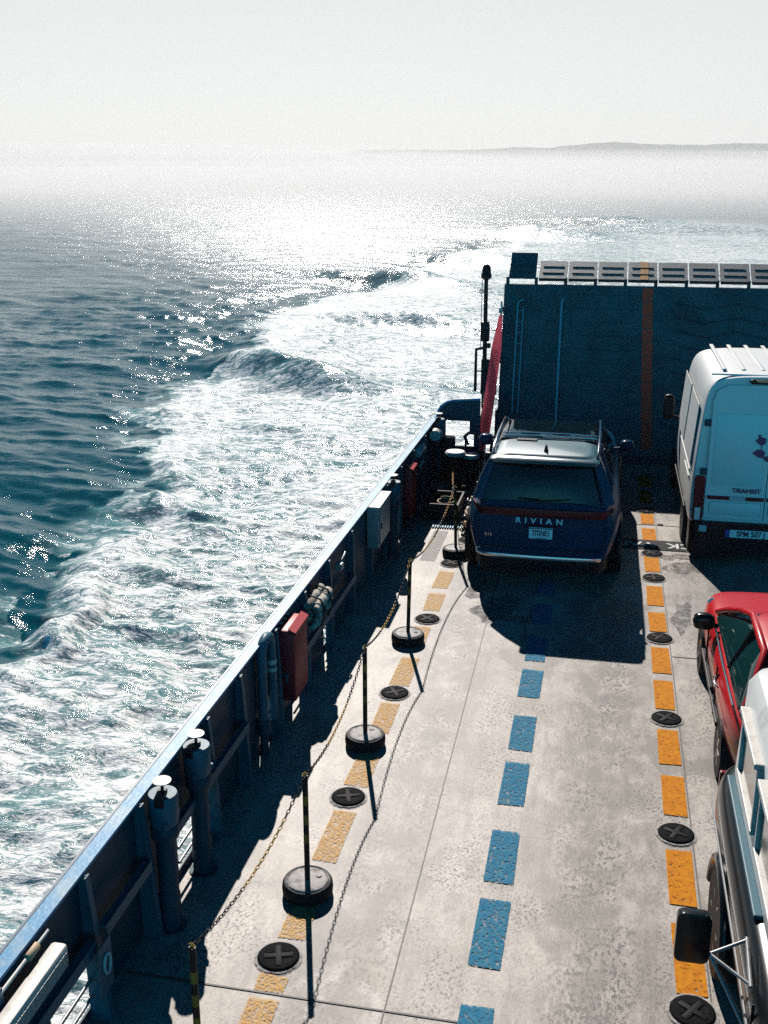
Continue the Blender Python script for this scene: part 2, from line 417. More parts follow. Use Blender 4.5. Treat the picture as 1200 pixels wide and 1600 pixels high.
    ru = n('ShaderNodeAttribute', attribute_name='ruffle'); rr_ = n('ShaderNodeMapRange'); l(ru.outputs['Fac'], rr_.inputs[0]); rr_.inputs[3].default_value = .045; rr_.inputs[4].default_value = .22; l(rr_.outputs[0], wat.inputs['Roughness'])
    bp = n('ShaderNodeBump'); bp.inputs['Strength'].default_value = .8; bp.inputs['Distance'].default_value = .036; a0 = n('ShaderNodeMath', operation='MULTIPLY_ADD'); l(b0m.outputs[0], a0.inputs[0]); a0.inputs[1].default_value = 40.; l(a1.outputs[0], a0.inputs[2]); l(a0.outputs[0], bp.inputs['Height'])
    l(bp.outputs[0], wat.inputs['Normal'])
    # foam pattern: lacy cells, streaked a little across the view
    fm = n('ShaderNodeMapping'); fm.inputs['Scale'].default_value = (.75, 1.6, 1); fm.inputs['Rotation'].default_value = (0, 0, R(-14)); l(geo.outputs['Position'], fm.inputs[0])
    wz = noise(1.4, 4, fm.outputs[0]); wv = n('ShaderNodeVectorMath', operation='MULTIPLY_ADD'); l(wz.outputs['Color'], wv.inputs[0]); wv.inputs[1].default_value = (.9, .9, .9); l(fm.outputs[0], wv.inputs[2])
    def M2(op, x_, y_=None, z_=None):
        q_ = n('ShaderNodeMath', operation=op)
        for i_, v_ in enumerate((x_, y_, z_)):
            if v_ is None: continue
            if isinstance(v_, (int, float)): q_.inputs[i_].default_value = v_
            else: l(v_, q_.inputs[i_])
        return q_.outputs[0]
    def SS(v_, lo_, hi_):
        q_ = n('ShaderNodeMapRange'); q_.interpolation_type = 'SMOOTHSTEP'
        for i_, u_ in ((0, v_), (1, lo_), (2, hi_)):
            if isinstance(u_, (int, float)): q_.inputs[i_].default_value = u_
            else: l(u_, q_.inputs[i_])
        return q_.outputs[0]
    Fo = M2('MINIMUM', fa.outputs['Fac'], 1.0)
    def lace(scale, wid, dist_):
        v_ = noise(scale, 8, wv.outputs[0], .66, dist_).outputs[0]
        r_ = M2('ABSOLUTE', M2('SUBTRACT', v_, .5))
        t0 = M2('MULTIPLY_ADD', Fo, -wid, wid * 1.02)
        return SS(r_, t0, M2('ADD', t0, .035))
    big = SS(M2('MULTIPLY_ADD', Fo, .62, noise(.75, 7, wv.outputs[0], .62).outputs[0]), .44, .66)
    l1, l2 = lace(1.25, .050, .7), lace(4.2, .06, .5)
    wash = SS(M2('MULTIPLY_ADD', Fo, .6, noise(5, 9, wv.outputs[0], .72).outputs[0]), .66, .92)
    inner = M2('MULTIPLY', M2('MULTIPLY_ADD', l1, .9, .1), M2('MULTIPLY_ADD', l2, .62, .38))
    body_ = M2('MULTIPLY', big, inner)
    tot = M2('MAXIMUM', body_, M2('MULTIPLY', M2('MULTIPLY', wash, .85), M2('MULTIPLY', l1, l2)))
    gate = n('ShaderNodeMapRange'); l(fa.outputs['Fac'], gate.inputs[0]); gate.inputs[1].default_value = .03; gate.inputs[2].default_value = .25
    fm2 = n('ShaderNodeMath', operation='MULTIPLY'); l(tot, fm2.inputs[0]); l(gate.outputs[0], fm2.inputs[1])
    fb = noise(2.6, 5, wv.outputs[0], .6); fbp = n('ShaderNodeBump'); fbp.inputs['Strength'].default_value = .6; fbp.inputs['Distance'].default_value = .14; l(fb.outputs[0], fbp.inputs['Height']); l(fbp.outputs[0], fo.inputs['Normal'])
    # foamy water under the foam is paler, full of air
    mc = n('ShaderNodeMix', data_type='RGBA'); mc.inputs[6].default_value = (.001, .064, .090, 1); mc.inputs[7].default_value = (.06, .20, .22, 1)
    l(gate.outputs[0], mc.inputs[0]); l(mc.outputs[2], wat.inputs['Base Color'])
    mx = n('ShaderNodeMixShader'); l(fm2.outputs[0], mx.inputs[0]); l(wat.outputs[0], mx.inputs[1]); l(fo.outputs[0], mx.inputs[2]); l(mx.outputs[0], o_.inputs['Surface'])
    me.materials.append(mt)
build_sea()

# ---------------------------------------------------------------- far shore
def build_hills():
    nx, ny = 420, 26
    az = np.linspace(R(-16), R(42), nx)
    prof_a = np.array([-16, -11, -9, -7.0, -3, -1, 1.5, 4, 6, 9, 13, 20, 42]); 
    # ridge height as an angle above the horizon (degrees), by azimuth from the ship's axis
    az_img = lambda px: math.degrees(math.atan2(*(CR @ np.array([px - 600., 529., F]))[:2]))
    pts = [(az_img(p), h) for p, h in [(380, .1), (560, 1.20), (640, 1.22), (740, 1.22), (800, 1.35), (860, 1.32), (900, 1.48), (955, 1.60), (1010, 1.48), (1080, 1.42), (1150, 1.50), (1200, 1.46), (1500, 1.3), (2200, .8)]]
    pa = [p[0] for p in pts]; ph = [p[1] for p in pts]
    D = 2900.
    me = bpy.data.meshes.new('far_shore_hills'); V = []; Fc = []
    A = np.degrees(az); H = np.interp(A, pa, ph)
    for j in range(ny):
        v = j / (ny - 1); dep = D + v * 1300 - 500 * 0
        shape = math.sin(min(v * 1.6, 1) * math.pi / 2) ** .8 * (1 - max(0, v - .7) * 2.2)
        for i in range(nx):
            top = math.tan(R(H[i])) * D * 1.18 + 7.5
            n_ = mnoise.noise(Vector((A[i] * 1.3, v * 5, 0))) * 2.5 + mnoise.noise(Vector((A[i] * 9, v * 30, 2))) * 1.3
            z = SEA - 3 + (top + 3) * shape + n_ * shape
            V.append((dep * math.sin(az[i]), dep * math.cos(az[i]), z))
    for j in range(ny - 1):
        for i in range(nx - 1):
            a = j * nx + i; Fc.append((a, a + 1, a + nx + 1, a + nx))
    me.from_pydata(V, [], Fc); me.materials.append(mat('wooded_hill', (.05, .07, .06), .9, vary=((.08, .09, .07), .02, .45, .65))); me.shade_smooth()
    o = bpy.data.objects.new('hills', me); COL.objects.link(o); tag(o, kind='structure')
build_hills()

# ---------------------------------------------------------------- air
def volume_mat(name, dens, col, aniso):
    mt = bpy.data.materials.new(name); mt.use_nodes = True; t = mt.node_tree; t.nodes.clear()
    o_ = t.nodes.new('ShaderNodeOutputMaterial'); v = t.nodes.new('ShaderNodeVolumePrincipled')
    v.inputs['Density'].default_value = dens; v.inputs['Color'].default_value = (*col, 1); v.inputs['Anisotropy'].default_value = aniso
    t.links.new(v.outputs[0], o_.inputs['Volume']); return mt
hz = MB().box(-5000, 5000, -300, 4600, SEA - 3, 132).build('haze', volume_mat('haze_air', 1.4e-4, (.92, .95, .98), .28))
tag(hz, kind='stuff')
def fog(cx, cy, a, b_, c, dens, rz, zc=0):
    bm = bmesh.new(); bmesh.ops.create_icosphere(bm, subdivisions=5, radius=1)
    for v in bm.verts:
        q = v.co.copy(); v.co *= 1 + .12 * mnoise.noise(q * 2.2 + Vector((cx, cy, 0)) * .001) + .05 * mnoise.noise(q * 7)
    me = bpy.data.meshes.new('fog_bank'); bm.to_mesh(me); bm.free(); me.shade_smooth()
    o = bpy.data.objects.new('fog_bank', me); COL.objects.link(o); o.location = (cx, cy, SEA + zc); o.scale = (a, b_, c); o.rotation_euler = (0, 0, rz)
    me.materials.append(volume_mat('fog', dens, (.95, .97, .98), .33)); tag(o, kind='stuff')
fog(0, 1350, 3000, 1310, 10.5, .0052, R(0))
fog(0, 1380, 3000, 1270, 15, .0030, R(0))
fog(0, 1450, 3000, 1190, 21, .0011, R(0))
fog(0, 1500, 3000, 1100, 32, .0005, R(0))
fog(500, 2100, 2100, 560, 62, .0006, R(-4))
fog(700, 1900, 2100, 520, 40, .0008, R(4))
fog(-900, 1700, 1500, 500, 38, .0024, R(6))
fog(-900, 1500, 900, 420, 50, .0034, R(30))
fog(-620, 1750, 560, 380, 56, .0022, R(24))
fog(-150, 2100, 900, 380, 40, .0012, R(10))
fog(600, 2000, 1300, 600, 34, .0009, R(-8))

# ---------------------------------------------------------------- deck and hull
def deck_material():
    mt = bpy.data.materials.new('deck_nonskid'); mt.use_nodes = True; t_ = mt.node_tree; p = t_.nodes['Principled BSDF']
    n = lambda ty, **k: (lambda nd: ([setattr(nd, a, b_) for a, b_ in k.items()], nd)[1])(t_.nodes.new(ty))
    l = lambda a, b_: t_.links.new(a, b_)
    co = n('ShaderNodeTexCoord'); P = co.outputs['Object']
    def noise(scale, det=6, rough=.6, sc_=(1, 1, 1), dist_=0.):
        mp = n('ShaderNodeMapping'); mp.inputs['Scale'].default_value = sc_; l(P, mp.inputs[0])
        q_ = n('ShaderNodeTexNoise'); q_.inputs['Scale'].default_value = scale; q_.inputs['Detail'].default_value = det; q_.inputs['Roughness'].default_value = rough; q_.inputs['Distortion'].default_value = dist_
        l(mp.outputs[0], q_.inputs['Vector']); return q_.outputs[0]
    def rng_(v, a, b_, lo=0., hi=1.):
        q_ = n('ShaderNodeMapRange'); l(v, q_.inputs[0]); q_.inputs[1].default_value = a; q_.inputs[2].default_value = b_; q_.inputs[3].default_value = lo; q_.inputs[4].default_value = hi; return q_.outputs[0]
    def mixc(f, a, b_):
        q_ = n('ShaderNodeMix', data_type='RGBA'); l(f, q_.inputs[0])
        for i, v in ((6, a), (7, b_)):
            if isinstance(v, tuple): q_.inputs[i].default_value = (*v, 1)
            else: l(v, q_.inputs[i])
        return q_.outputs[2]
    def mul(a, b_):
        q_ = n('ShaderNodeMath', operation='MULTIPLY'); l(a, q_.inputs[0])
        if isinstance(b_, float): q_.inputs[1].default_value = b_
        else: l(b_, q_.inputs[1])
        return q_.outputs[0]
    c = mixc(rng_(noise(1.4, 10, .68, (1, .6, 1)), .42, .58), (.43, .395, .355), (.31, .28, .25))
    c = mixc(rng_(noise(3.2, 9, .72, (1, .7, 1)), .50, .64, 0, .6), c, (.15, .135, .122))
    c = mixc(rng_(noise(3.0, 9, .72, (1.8, .22, 1)), .51, .64, 0, .55), c, (.15, .135, .12))
    # fine grit everywhere
    c = mixc(rng_(noise(30, 9, .85), .50, .60, 0, .7), c, (.13, .118, .108))
    c = mixc(rng_(noise(11, 10, .8, (1, .6, 1)), .50, .62, 0, .6), c, (.15, .138, .125))
    # clusters of worn dark pits
    pit = rng_(noise(40, 3, .6, (1, .7, 1)), .55, .565)
    cl = rng_(noise(1.25, 4, .55, (1.3, 1, 1)), .46, .60)
    c = mixc(mul(mul(pit, cl), .95), c, (.05, .047, .045))
    # wheel tracks of pitted non-skid along the lane
    sp = n('ShaderNodeSeparateXYZ'); l(P, sp.inputs[0])
    def track(x0, wd):
        a = n('ShaderNodeMath', operation='SUBTRACT'); l(sp.outputs[0], a.inputs[0]); a.inputs[1].default_value = x0
        b_ = n('ShaderNodeMath', operation='ABSOLUTE'); l(a.outputs[0], b_.inputs[0]); return rng_(b_.outputs[0], wd, wd * .35)
    pit2 = rng_(noise(27, 3, .6, (1, .62, 1)), .535, .55)
    patch = rng_(noise(1.3, 5, .6, (1, .9, 1), .3), .47, .53)
    for x0, wd in ((-1.62, .42), (.22, .46), (1.9, .4)):
        c = mixc(mul(mul(mul(pit2, track(x0, wd)), patch), .9), c, (.022, .021, .02))
        c = mixc(mul(mul(track(x0, wd * 1.5), rng_(noise(3.5, 6, .7, (1, .6, 1)), .40, .56)), .72), c, (.12, .108, .096))
    # rust bleeding and oil
    c = mixc(rng_(noise(1.1, 9, .72, (1, .5, 1), .4), .56, .74, 0, .5), c, (.27, .19, .13))
    oil = rng_(noise(.8, 4, .5, (1, .7, 1)), .61, .63, 0, .5)
    c = mixc(oil, c, (.10, .095, .09))
    l(c, p.inputs['Base Color'])
    p.inputs['Roughness'].default_value = .50
    p.inputs['Specular IOR Level'].default_value = .34
    bp = n('ShaderNodeBump'); bp.inputs['Strength'].default_value = .35; bp.inputs['Distance'].default_value = .006
    l(noise(60, 5, .65), bp.inputs['Height'])
    bp2 = n('ShaderNodeBump'); bp2.inputs['Strength'].default_value = .5; bp2.inputs['Distance'].default_value = .02; l(noise(1.6, 4), bp2.inputs['Height']); l(bp.outputs[0], p.inputs['Normal'])
    return mt
XO = lambda y: -3.34 + .0106 * (y - 4.83)       # outer edge of the cap rail
deck = MB()
ys = np.linspace(-8, 22.2, 62)
top = [(XO(y) + .02, y, 0) for y in ys]; btm = [(6.5, y, 0) for y in ys[::-1]]
deck.poly(top + btm, (0, 0, -.30))
tag(deck.build('ferry_deck', deck_material()), kind='structure')
hull = MB(); pts = [(XO(y) + .03, y, -.305) for y in ys] + [(6.48, y, -.305) for y in ys[::-1]]
hull.poly(pts, (0, 0, -3.2)); tag(hull.build('ferry_hull', M['paint']), kind='structure')

# thin seams between the plates, a weld bead each
sm = MB()
for x0, x1 in ((-1.285, -1.273),):
    n0 = 24
    for i in range(n0):
        ya, yb = -2 + i, -1 + i
        fx = lambda y: x0 - .009 * (y - 9)
        sm.bm.faces.new([sm.bm.verts.new(p) for p in ((fx(ya), ya, .004), (fx(ya) + .011, ya, .004), (fx(yb) + .011, yb, .004), (fx(yb), yb, .004))])
sm.box(XO(6) + .1, 6.4, 6.11, 6.125, -.01, .006)
sm.box(.70 + .335, .70 + .345, 2, 22, -.01, .007)
sm.box(XO(18) + .1, 6.4, 17.9, 17.915, -.01, .006)
sm.box(1.05, 6.4, 12.6, 12.612, -.01, .006)
tag(sm.build('deck_seams', mat('seam_dark', (.05, .045, .045), .6)), kind='structure')

def worn_paint(name, col, col2, lo, hi, sc=26):
    mt = mat(name, col, .8, spec=.12, vary=(col2, 14, .42, .72), bump=(50, .35, .004)); t = mt.node_tree
    p = t.nodes['Principled BSDF']; o_ = t.nodes['Material Output']
    tr = t.nodes.new('ShaderNodeBsdfTransparent'); mx = t.nodes.new('ShaderNodeMixShader')
    co = t.nodes.new('ShaderNodeTexCoord'); a = t.nodes.new('ShaderNodeTexNoise'); a.inputs['Scale'].default_value = sc; a.inputs['Detail'].default_value = 8; a.inputs['Roughness'].default_value = .72
    mr = t.nodes.new('ShaderNodeMapRange'); mr.inputs[1].default_value = lo; mr.inputs[2].default_value = hi
    t.links.new(co.outputs['Object'], a.inputs['Vector']); t.links.new(a.outputs[0], mr.inputs[0]); t.links.new(mr.outputs[0], mx.inputs[0])
    t.links.new(p.outputs[0], mx.inputs[1]); t.links.new(tr.outputs[0], mx.inputs[2]); t.links.new(mx.outputs[0], o_.inputs['Surface'])
    return mt
M['yel'] = worn_paint('yellow_line_paint', (.56, .215, .008), (.40, .12, .01), .56, .66)
M['yel_worn'] = worn_paint('worn_yellow_line_paint', (.70, .44, .17), (.64, .34, .09), .42, .60, 60)
M['blu'] = worn_paint('blue_line_paint', (.022, .165, .29), (.06, .22, .31), .50, .62, 34)
M['pale'] = worn_paint('pale_grey_paint', (.42, .41, .40), (.38, .37, .36), .38, .66, 16)

ml = MB()
for a, b_ in [(6.72, 7.50), (7.74, 8.50), (9.05, 9.76), (9.98, 10.70), (11.18, 11.90), (12.10, 12.84), (13.35, 14.0), (14.25, 15.0), (15.6, 16.35), (16.9, 17.7), (17.95, 18.8), (19.2, 20.0), (20.3, 21.1), (5.5, 6.25), (4.4, 5.2)]:
    ml.sheet(.80, 1.02, a, b_, .008, .006)
tag(ml.build('yellow_lane_line', M['yel']), kind='structure')
ml = MB()
for a, b_ in [(5.35, 6.07), (6.14, 6.30), (6.72, 7.28), (7.73, 8.52), (8.95, 9.55), (10.02, 10.70), (11.15, 11.92), (12.3, 12.9), (13.45, 14.1), (14.3, 15.0), (17.0, 17.75), (4.3, 5.1)]:
    ml.sheet(-2.23, -2.0, a, b_, .008, .012)
tag(ml.build('worn_yellow_lane_line', M['yel_worn']), kind='structure')
ml = MB()
for a, b_ in [(5.5, 6.29), (6.70, 7.50), (7.73, 8.49), (8.92, 9.70), (9.95, 10.71), (11.16, 11.88), (12.13, 12.85), (13.3, 14.0), (14.3, 15.0), (15.4, 16.1), (4.4, 5.1)]:
    ml.sheet(-.73, -.48, a, b_, .008, .006)
tag(ml.build('blue_lane_line', M['blu']), kind='structure')
ml = MB()      # pale repainted strips beside and between the lines
ml.sheet(-2.60, -2.36, 15.4, 16.9, .004)
tag(ml.build('pale_paint_strip', M['pale']), kind='structure')
ml = MB(); ml.sheet(.42, 2.1, 16.62, 17.08, .012); tag(ml.build('black_paint_patch', worn_paint('deck_black_paint', (.025, .03, .035), (.05, .05, .05), .58, .66, 20)), kind='structure')
tx = text('deck_lettering', 'TRUCK  VAN', .33, (1.27, 16.85, .016), (0, 0, math.pi), worn_paint('deck_white_paint', (.7, .72, .72), (.6, .6, .6), .60, .70, 25), ext=0, sx=.98, bold=.004)
tx['kind'] = 'structure'

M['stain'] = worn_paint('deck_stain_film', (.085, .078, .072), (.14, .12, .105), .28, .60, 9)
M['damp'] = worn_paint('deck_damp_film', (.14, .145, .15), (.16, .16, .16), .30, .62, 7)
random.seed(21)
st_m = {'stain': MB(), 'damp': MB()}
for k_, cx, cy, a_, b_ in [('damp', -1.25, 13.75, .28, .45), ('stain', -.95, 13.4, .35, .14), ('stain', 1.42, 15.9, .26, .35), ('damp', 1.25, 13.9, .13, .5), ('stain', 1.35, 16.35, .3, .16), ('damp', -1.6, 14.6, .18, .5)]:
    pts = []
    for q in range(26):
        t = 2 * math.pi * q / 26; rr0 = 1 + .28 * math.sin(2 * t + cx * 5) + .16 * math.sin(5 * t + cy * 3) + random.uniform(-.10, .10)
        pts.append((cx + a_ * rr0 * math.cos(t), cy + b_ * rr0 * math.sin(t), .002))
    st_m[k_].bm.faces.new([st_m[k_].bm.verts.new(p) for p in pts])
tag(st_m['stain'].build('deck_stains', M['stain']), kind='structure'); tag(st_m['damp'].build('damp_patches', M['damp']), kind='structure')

# ---------------------------------------------------------------- lashing pots
PG = 'round black lashing pots set in the deck'
def make_pot():
    o = thing('lashing_pot', (0, 0, 0), 'x', 'deck fitting', PG)
    m_ = MB(); r = .150
    m_.lathe([(.162, 0.0), (.160, .006), (r, .014), (r * .93, .017), (r * .55, .014), (.035, .012)], n=36)
    m_.build('rim', M['socket'], o, smooth=40)
    MB().lathe([(.160, .0006), (.160, .0016), (.182, .0012), (.184, .0002)], n=40, caps=False).build('worn_ring', M['pale'], o)
    m_ = MB()
    for a in (R(40), R(130)):
        m_.box(-.115, .115, -.026, .026, .008, .022, bev=.009, rot=Matrix.Rotation(a, 4, 'Z'), piv=(0, 0, .03))
    m_.build('cross_bar', mat('worn_iron', (.010, .010, .012), .6, spec=.08), o, smooth=40)
    m_ = MB()
    for k in range(4):
        a = R(85 + 90 * k); m_.lathe([(.034, .012), (.034, .017), (.02, .017)], c=(.095 * math.cos(a), .095 * math.sin(a), 0), n=12)
    m_.each('socket_hole', M['socket'], o)
    return o
pots_l = [(-2.15, 6.49, 'in front of the worn yellow dash beside the nearest weighted post'), (-2.14, 8.74, 'between worn yellow dashes just behind the second weighted post'), (-2.12, 10.95, 'between worn yellow dashes midway along the post line'),
          (-2.10, 13.15, 'behind the third weighted post, near the grey deck patch'), (-2.09, 15.35, 'half under the weighted post beside the dark blue car'), (-1.97, 16.5, 'by the rope pile at the left side of the dark blue car')]
pots_r = [(.90, 6.54, 'partly under the black truck mirror at the bottom edge'), (.90, 8.75, 'on the yellow line nearest the black truck mirror, fully in view'), (.91, 10.95, 'on the yellow line opposite the red car door'), (.92, 13.13, 'on the yellow line at the corner of the dark blue car shadow'),
          (.92, 15.33, 'half in shadow on the yellow line between car and van'), (.93, 16.42, 'just below the white deck lettering on the yellow line'), (.90, 18.7, 'deep in shadow between the dark blue car and the van')]
pot0 = make_pot()
for i, (x, y, s_) in enumerate(pots_l + pots_r):
    o = pot0 if i == 0 else copy_tree(pot0)
    o.location = (x, y, .012); o.rotation_euler.z = random.uniform(-.6, .6); o['label'] = 'black lashing pot ' + s_
b_ = MB(); b_.box(1.06, 1.16, 18.0 - .1, 18.0, 0, .015, bev=.01); 
tag(b_.build('deck_plate', M['black']), 'small black square plate on the deck left of the white van, by the yellow line', 'deck fitting')

# ---------------------------------------------------------------- bulwark
bw = thing('bulwark', (-3.2, 10, 0), 'long navy steel bulwark with pale blue cap rail down the left side of the deck', 'wall')
inv = lambda p: (p[0] + 3.2, p[1] - 10, p[2])
YA, YB = -6.0, 20.4
ports = [(4.35, 4.95), (5.15, 5.75), (7.25, 8.0), (9.4, 9.75), (10.55, 10.85), (11.9, 12.25), (16.3, 16.6)]
pl = MB()
def wseg(y0, y1, z0, z1, th_=.014):
    k = max(1, int((y1 - y0) / .8)); q = np.linspace(y0, y1, k + 1)
    for a, c in zip(q, q[1:]):
        xa, xc = XO(a) + .045, XO(c) + .045
        pl.poly([inv(p) for p in ((xa, a, z0), (xa + th_, a, z0), (xc + th_, c, z0), (xc, c, z0))], (0, 0, z1 - z0))
wseg(YA, YB, .50, 1.19)
wseg(YA, YB, 0.0, .08)
y = YA
for a, c in ports: wseg(y, a, .08, .50); y = c
wseg(y, YB, .08, .50)
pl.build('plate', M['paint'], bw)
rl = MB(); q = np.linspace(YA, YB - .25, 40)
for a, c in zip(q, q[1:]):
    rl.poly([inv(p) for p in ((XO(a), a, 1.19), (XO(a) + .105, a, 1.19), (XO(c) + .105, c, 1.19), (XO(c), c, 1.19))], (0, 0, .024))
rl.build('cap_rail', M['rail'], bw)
edge = MB()
for a, c in zip(q, q[1:]):
    edge.poly([inv(p) for p in ((XO(a) - .022, a, 1.13), (XO(a) - .002, a, 1.13), (XO(c) - .002, c, 1.13), (XO(c) - .022, c, 1.13))], (0, 0, .088))
edge.build('rail_lip', mat('dark_blue_lip', (.02, .07, .12), .4), bw)
feet = [4.55, 5.64, 6.52, 7.9, 8.75, 9.84, 10.93, 11.98, 13.15, 14.3, 15.4, 16.5, 17.6, 18.7, 3.4, 2.2, 1.0]
for y in feet:
    bk = MB(); xi = XO(y) + .062
    bk.poly([inv(p) for p in ((xi, y, 1.187), (XO(y) + .12, y, 1.187), (XO(y) + .13, y, 1.0), (-3.12, y, .02), (-3.12, y, .001), (xi, y, .001))], (0, .016, 0))
    fl = [(XO(y) + .12, 1.18), (XO(y) + .135, 1.0), (-3.115, .02)]
    for (xa, za), (xc, zc) in zip(fl, fl[1:]):
        bk.poly([inv(p) for p in ((xa, y - .022, za), (xa + .012, y - .022, za), (xc + .012, y - .022, zc), (xc, y - .022, zc))], (0, .06, 0))
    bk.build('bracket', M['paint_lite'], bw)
st = MB()
for ya, yb, z in [(4.3, 5.55, .74), (5.7, 6.45, .74), (7.0, 8.7, .72), (9.9, 13.0, .62)]:
    x = lambda yy: XO(yy) + .15
    st.poly([inv(p) for p in ((x(ya), ya, z), (x(ya) + .05, ya, z), (x(yb) + .05, yb, z), (x(yb), yb, z))], (0, 0, .012))
    st.poly([inv(p) for p in ((x(ya) + .05, ya, z - .07), (x(ya) + .062, ya, z - .07), (x(yb) + .062, yb, z - .07), (x(yb) + .05, yb, z - .07))], (0, 0, .09))
st.each('stringer', M['paint_lite'], bw)
pb = MB()
for a, c in ports:
    for z in (.20, .34): pb.tube([inv((XO(a) + .09, a - .05, z)), inv((XO(c) + .09, c + .05, z))], .014, 8)
pb.each('port_bar', M['grey'], bw, smooth=60)
lowp = MB(); lowp.tube([inv((-3.03, 14.9, .05)), inv((-2.98, 19.2, .05))], .022, 10); lowp.build('deck_pipe', M['paint_lite'], bw, smooth=60)
nb = text('draught_mark', '83', .16, inv((XO(9) + .062, 9.1, .98)), (R(90), 0, R(90)), M['paint_lite'], bw, ext=.001)
nb = text('draught_mark', '4', .16, inv((XO(8.6) + .062, 8.55, .98)), (R(90), 0, R(90)), M['paint_lite'], bw, ext=.001)

# transom end with fairlead openings
tr = thing('transom_bulwark', (-2.7, 20.4, 0), 'dark navy end bulwark with rounded top corner and two openings, joining the ramp', 'wall')
t_ = MB()
def tb(x0, x1, z0, z1): t_.box(x0 + 2.7, x1 + 2.7, 0, .03, z0, z1)
xl = XO(20.4) + .045
pts = [(xl, 1.10), (xl, 1.19), (xl + .06, 1.33), (xl + .16, 1.42), (xl + .30, 1.48), (-2.28, 1.52), (-2.28, 1.10)]
t_.poly([(x + 2.7, 0, z) for x, z in pts], (0, .03, 0))
tb(xl, -2.95, 0, 1.10); tb(-2.95, -2.28, 0, .60)
tb(-2.95, -2.78, .60, .80); tb(-2.48, -2.28, .84, 1.10)
t_.box(.13, .17, 0, .03, .60, .84)
t_.build('plate', M['paint'], tr)
t_ = MB(); t_.tube([(-2.50 + 2.7, -.02, .64), (-2.57 + 2.7, -.02, .80), (-2.48 + 2.7, -.02, .88), (-2.3 + 2.7, -.02, .87), (-2.24 + 2.7, -.02, .78)], .035, 10)
t_.build('fairlead_lip', M['paint'], tr, smooth=60)
t_ = MB(); t_.tube([(XO(20.2) + .06 + 2.7, -.3, 1.20), (xl + 2.72, -.02, 1.24), (xl + .08 + 2.7, .0, 1.37), (xl + .20 + 2.7, 0, 1.46), (xl + .34 + 2.7, 0, 1.50), (-2.28 + 2.7, 0, 1.54)], .028, 8)
t_.build('cap_rail', M['rail'], tr, smooth=60)

# ---------------------------------------------------------------- fittings along the bulwark
VG = 'vent pipes standing along the bulwark'
def make_vent():
    o = thing('vent_pipe', (0, 0, 0), 'x', 'vent', VG)
    MB().lathe([(.085, 0), (.085, .30), (.078, .32), (.078, .86)], n=24).build('pipe', M['paint'], o, smooth=40)
    MB().lathe([(.10, .82), (.112, .85), (.112, .91), (.10, .93)], n=24).build('collar', M['paint'], o, smooth=40)
    hd = MB(); hd.lathe([(.095, .93), (.112, .97), (.116, 1.19), (.108, 1.205), (.05, 1.205)], n=28)
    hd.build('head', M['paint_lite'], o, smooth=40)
    MB().box(-.036, .036, -.125, .02, 1.14, 1.235, bev=.006).build('latch_block', M['black'], o)
    MB().tube([(0, 0, 1.2), (0, 0, 1.30)], .013, 8).build('stem', M['black'], o)
    MB().lathe([(.006, 1.30), (.068, 1.302), (.072, 1.312), (.006, 1.32)], n=28).build('cap_disc', M['offwhite'], o, smooth=50)
    h = MB()
    for k in range(3):
        a = R(-70 + 120 * k); h.box(.10, .135, -.018, .018, .95, 1.0, bev=.006, rot=Matrix.Rotation(a, 4, 'Z'), piv=(0, 0, .97))
    h.each('clamp', M['paint_lite'], o)
    MB().lathe([(.12, 0), (.12, .012), (.09, .014)], n=20).build('foot_flange', M['paint'], o)
    return o
v0 = make_vent()
for i, (x, y, s_) in enumerate([(-3.13 + .04, 6.68, 'nearest of the vent pipes, with a disc cap, standing below the blue rail'), (-3.14 + .04, 7.41, 'second vent pipe, just behind the nearest one, with a disc cap'),
                                (-3.04, 15.54, 'vent pipe with disc cap right behind the grey cabinet'), (-3.03, 20.05, 'farthest vent pipe, in the corner beside the fairlead opening')]):
    o = v0 if i == 0 else copy_tree(v0)
    o.location = (x, y, 0); o.rotation_euler.z = random.uniform(-.3, .3); o['label'] = s_
v1 = thing('vent_pipe', (-3.19, 14.44, 0), 'thin short navy vent post with small flat cap in front of the grey cabinet', 'vent')
MB().lathe([(.045, 0), (.045, .72), (.06, .74), (.06, .90)], n=18).build('pipe', M['paint'], v1, smooth=40)
MB().lathe([(.07, .90), (.075, .925), (.01, .94)], n=18).build('cap', M['grey'], v1, smooth=40)

g = thing('gooseneck_pipe', (-3.17, 9.38, 0), 'grey gooseneck vent pipe bent over like an upside down U, beside the tall red box', 'pipe')
gp = MB(); arc = [(0, -.02, 0.30), (0, -.02, 1.10)]
for k in range(1, 8):
    a = math.pi * k / 8; arc.append((0.0, .14 - .16 * math.cos(a), 1.10 + .13 * math.sin(a)))
arc += [(0, .30, 1.06), (0, .30, .25)]
gp.tube(arc, .052, 16); gp.build('pipe', M['paint_lite'], g, smooth=50)
MB().lathe([(.045, 0), (.045, .22), (.072, .24), (.072, .38), (.06, .4)], c=(0, -.02, 0), n=18).build('sleeve', M['paint'], g, smooth=40)
MB().lathe([(.045, 0), (.045, .30)], c=(0, .30, 0), n=18).build('sleeve', M['paint'], g, smooth=40)
bb = MB(); bb.lathe([(.056, .80), (.056, .84)], c=(0, .30, 0), n=18); bb.lathe([(.056, .88), (.056, .93)], c=(0, .30, 0), n=18); bb.each('white_band', M['offwhite'], g, smooth=40)

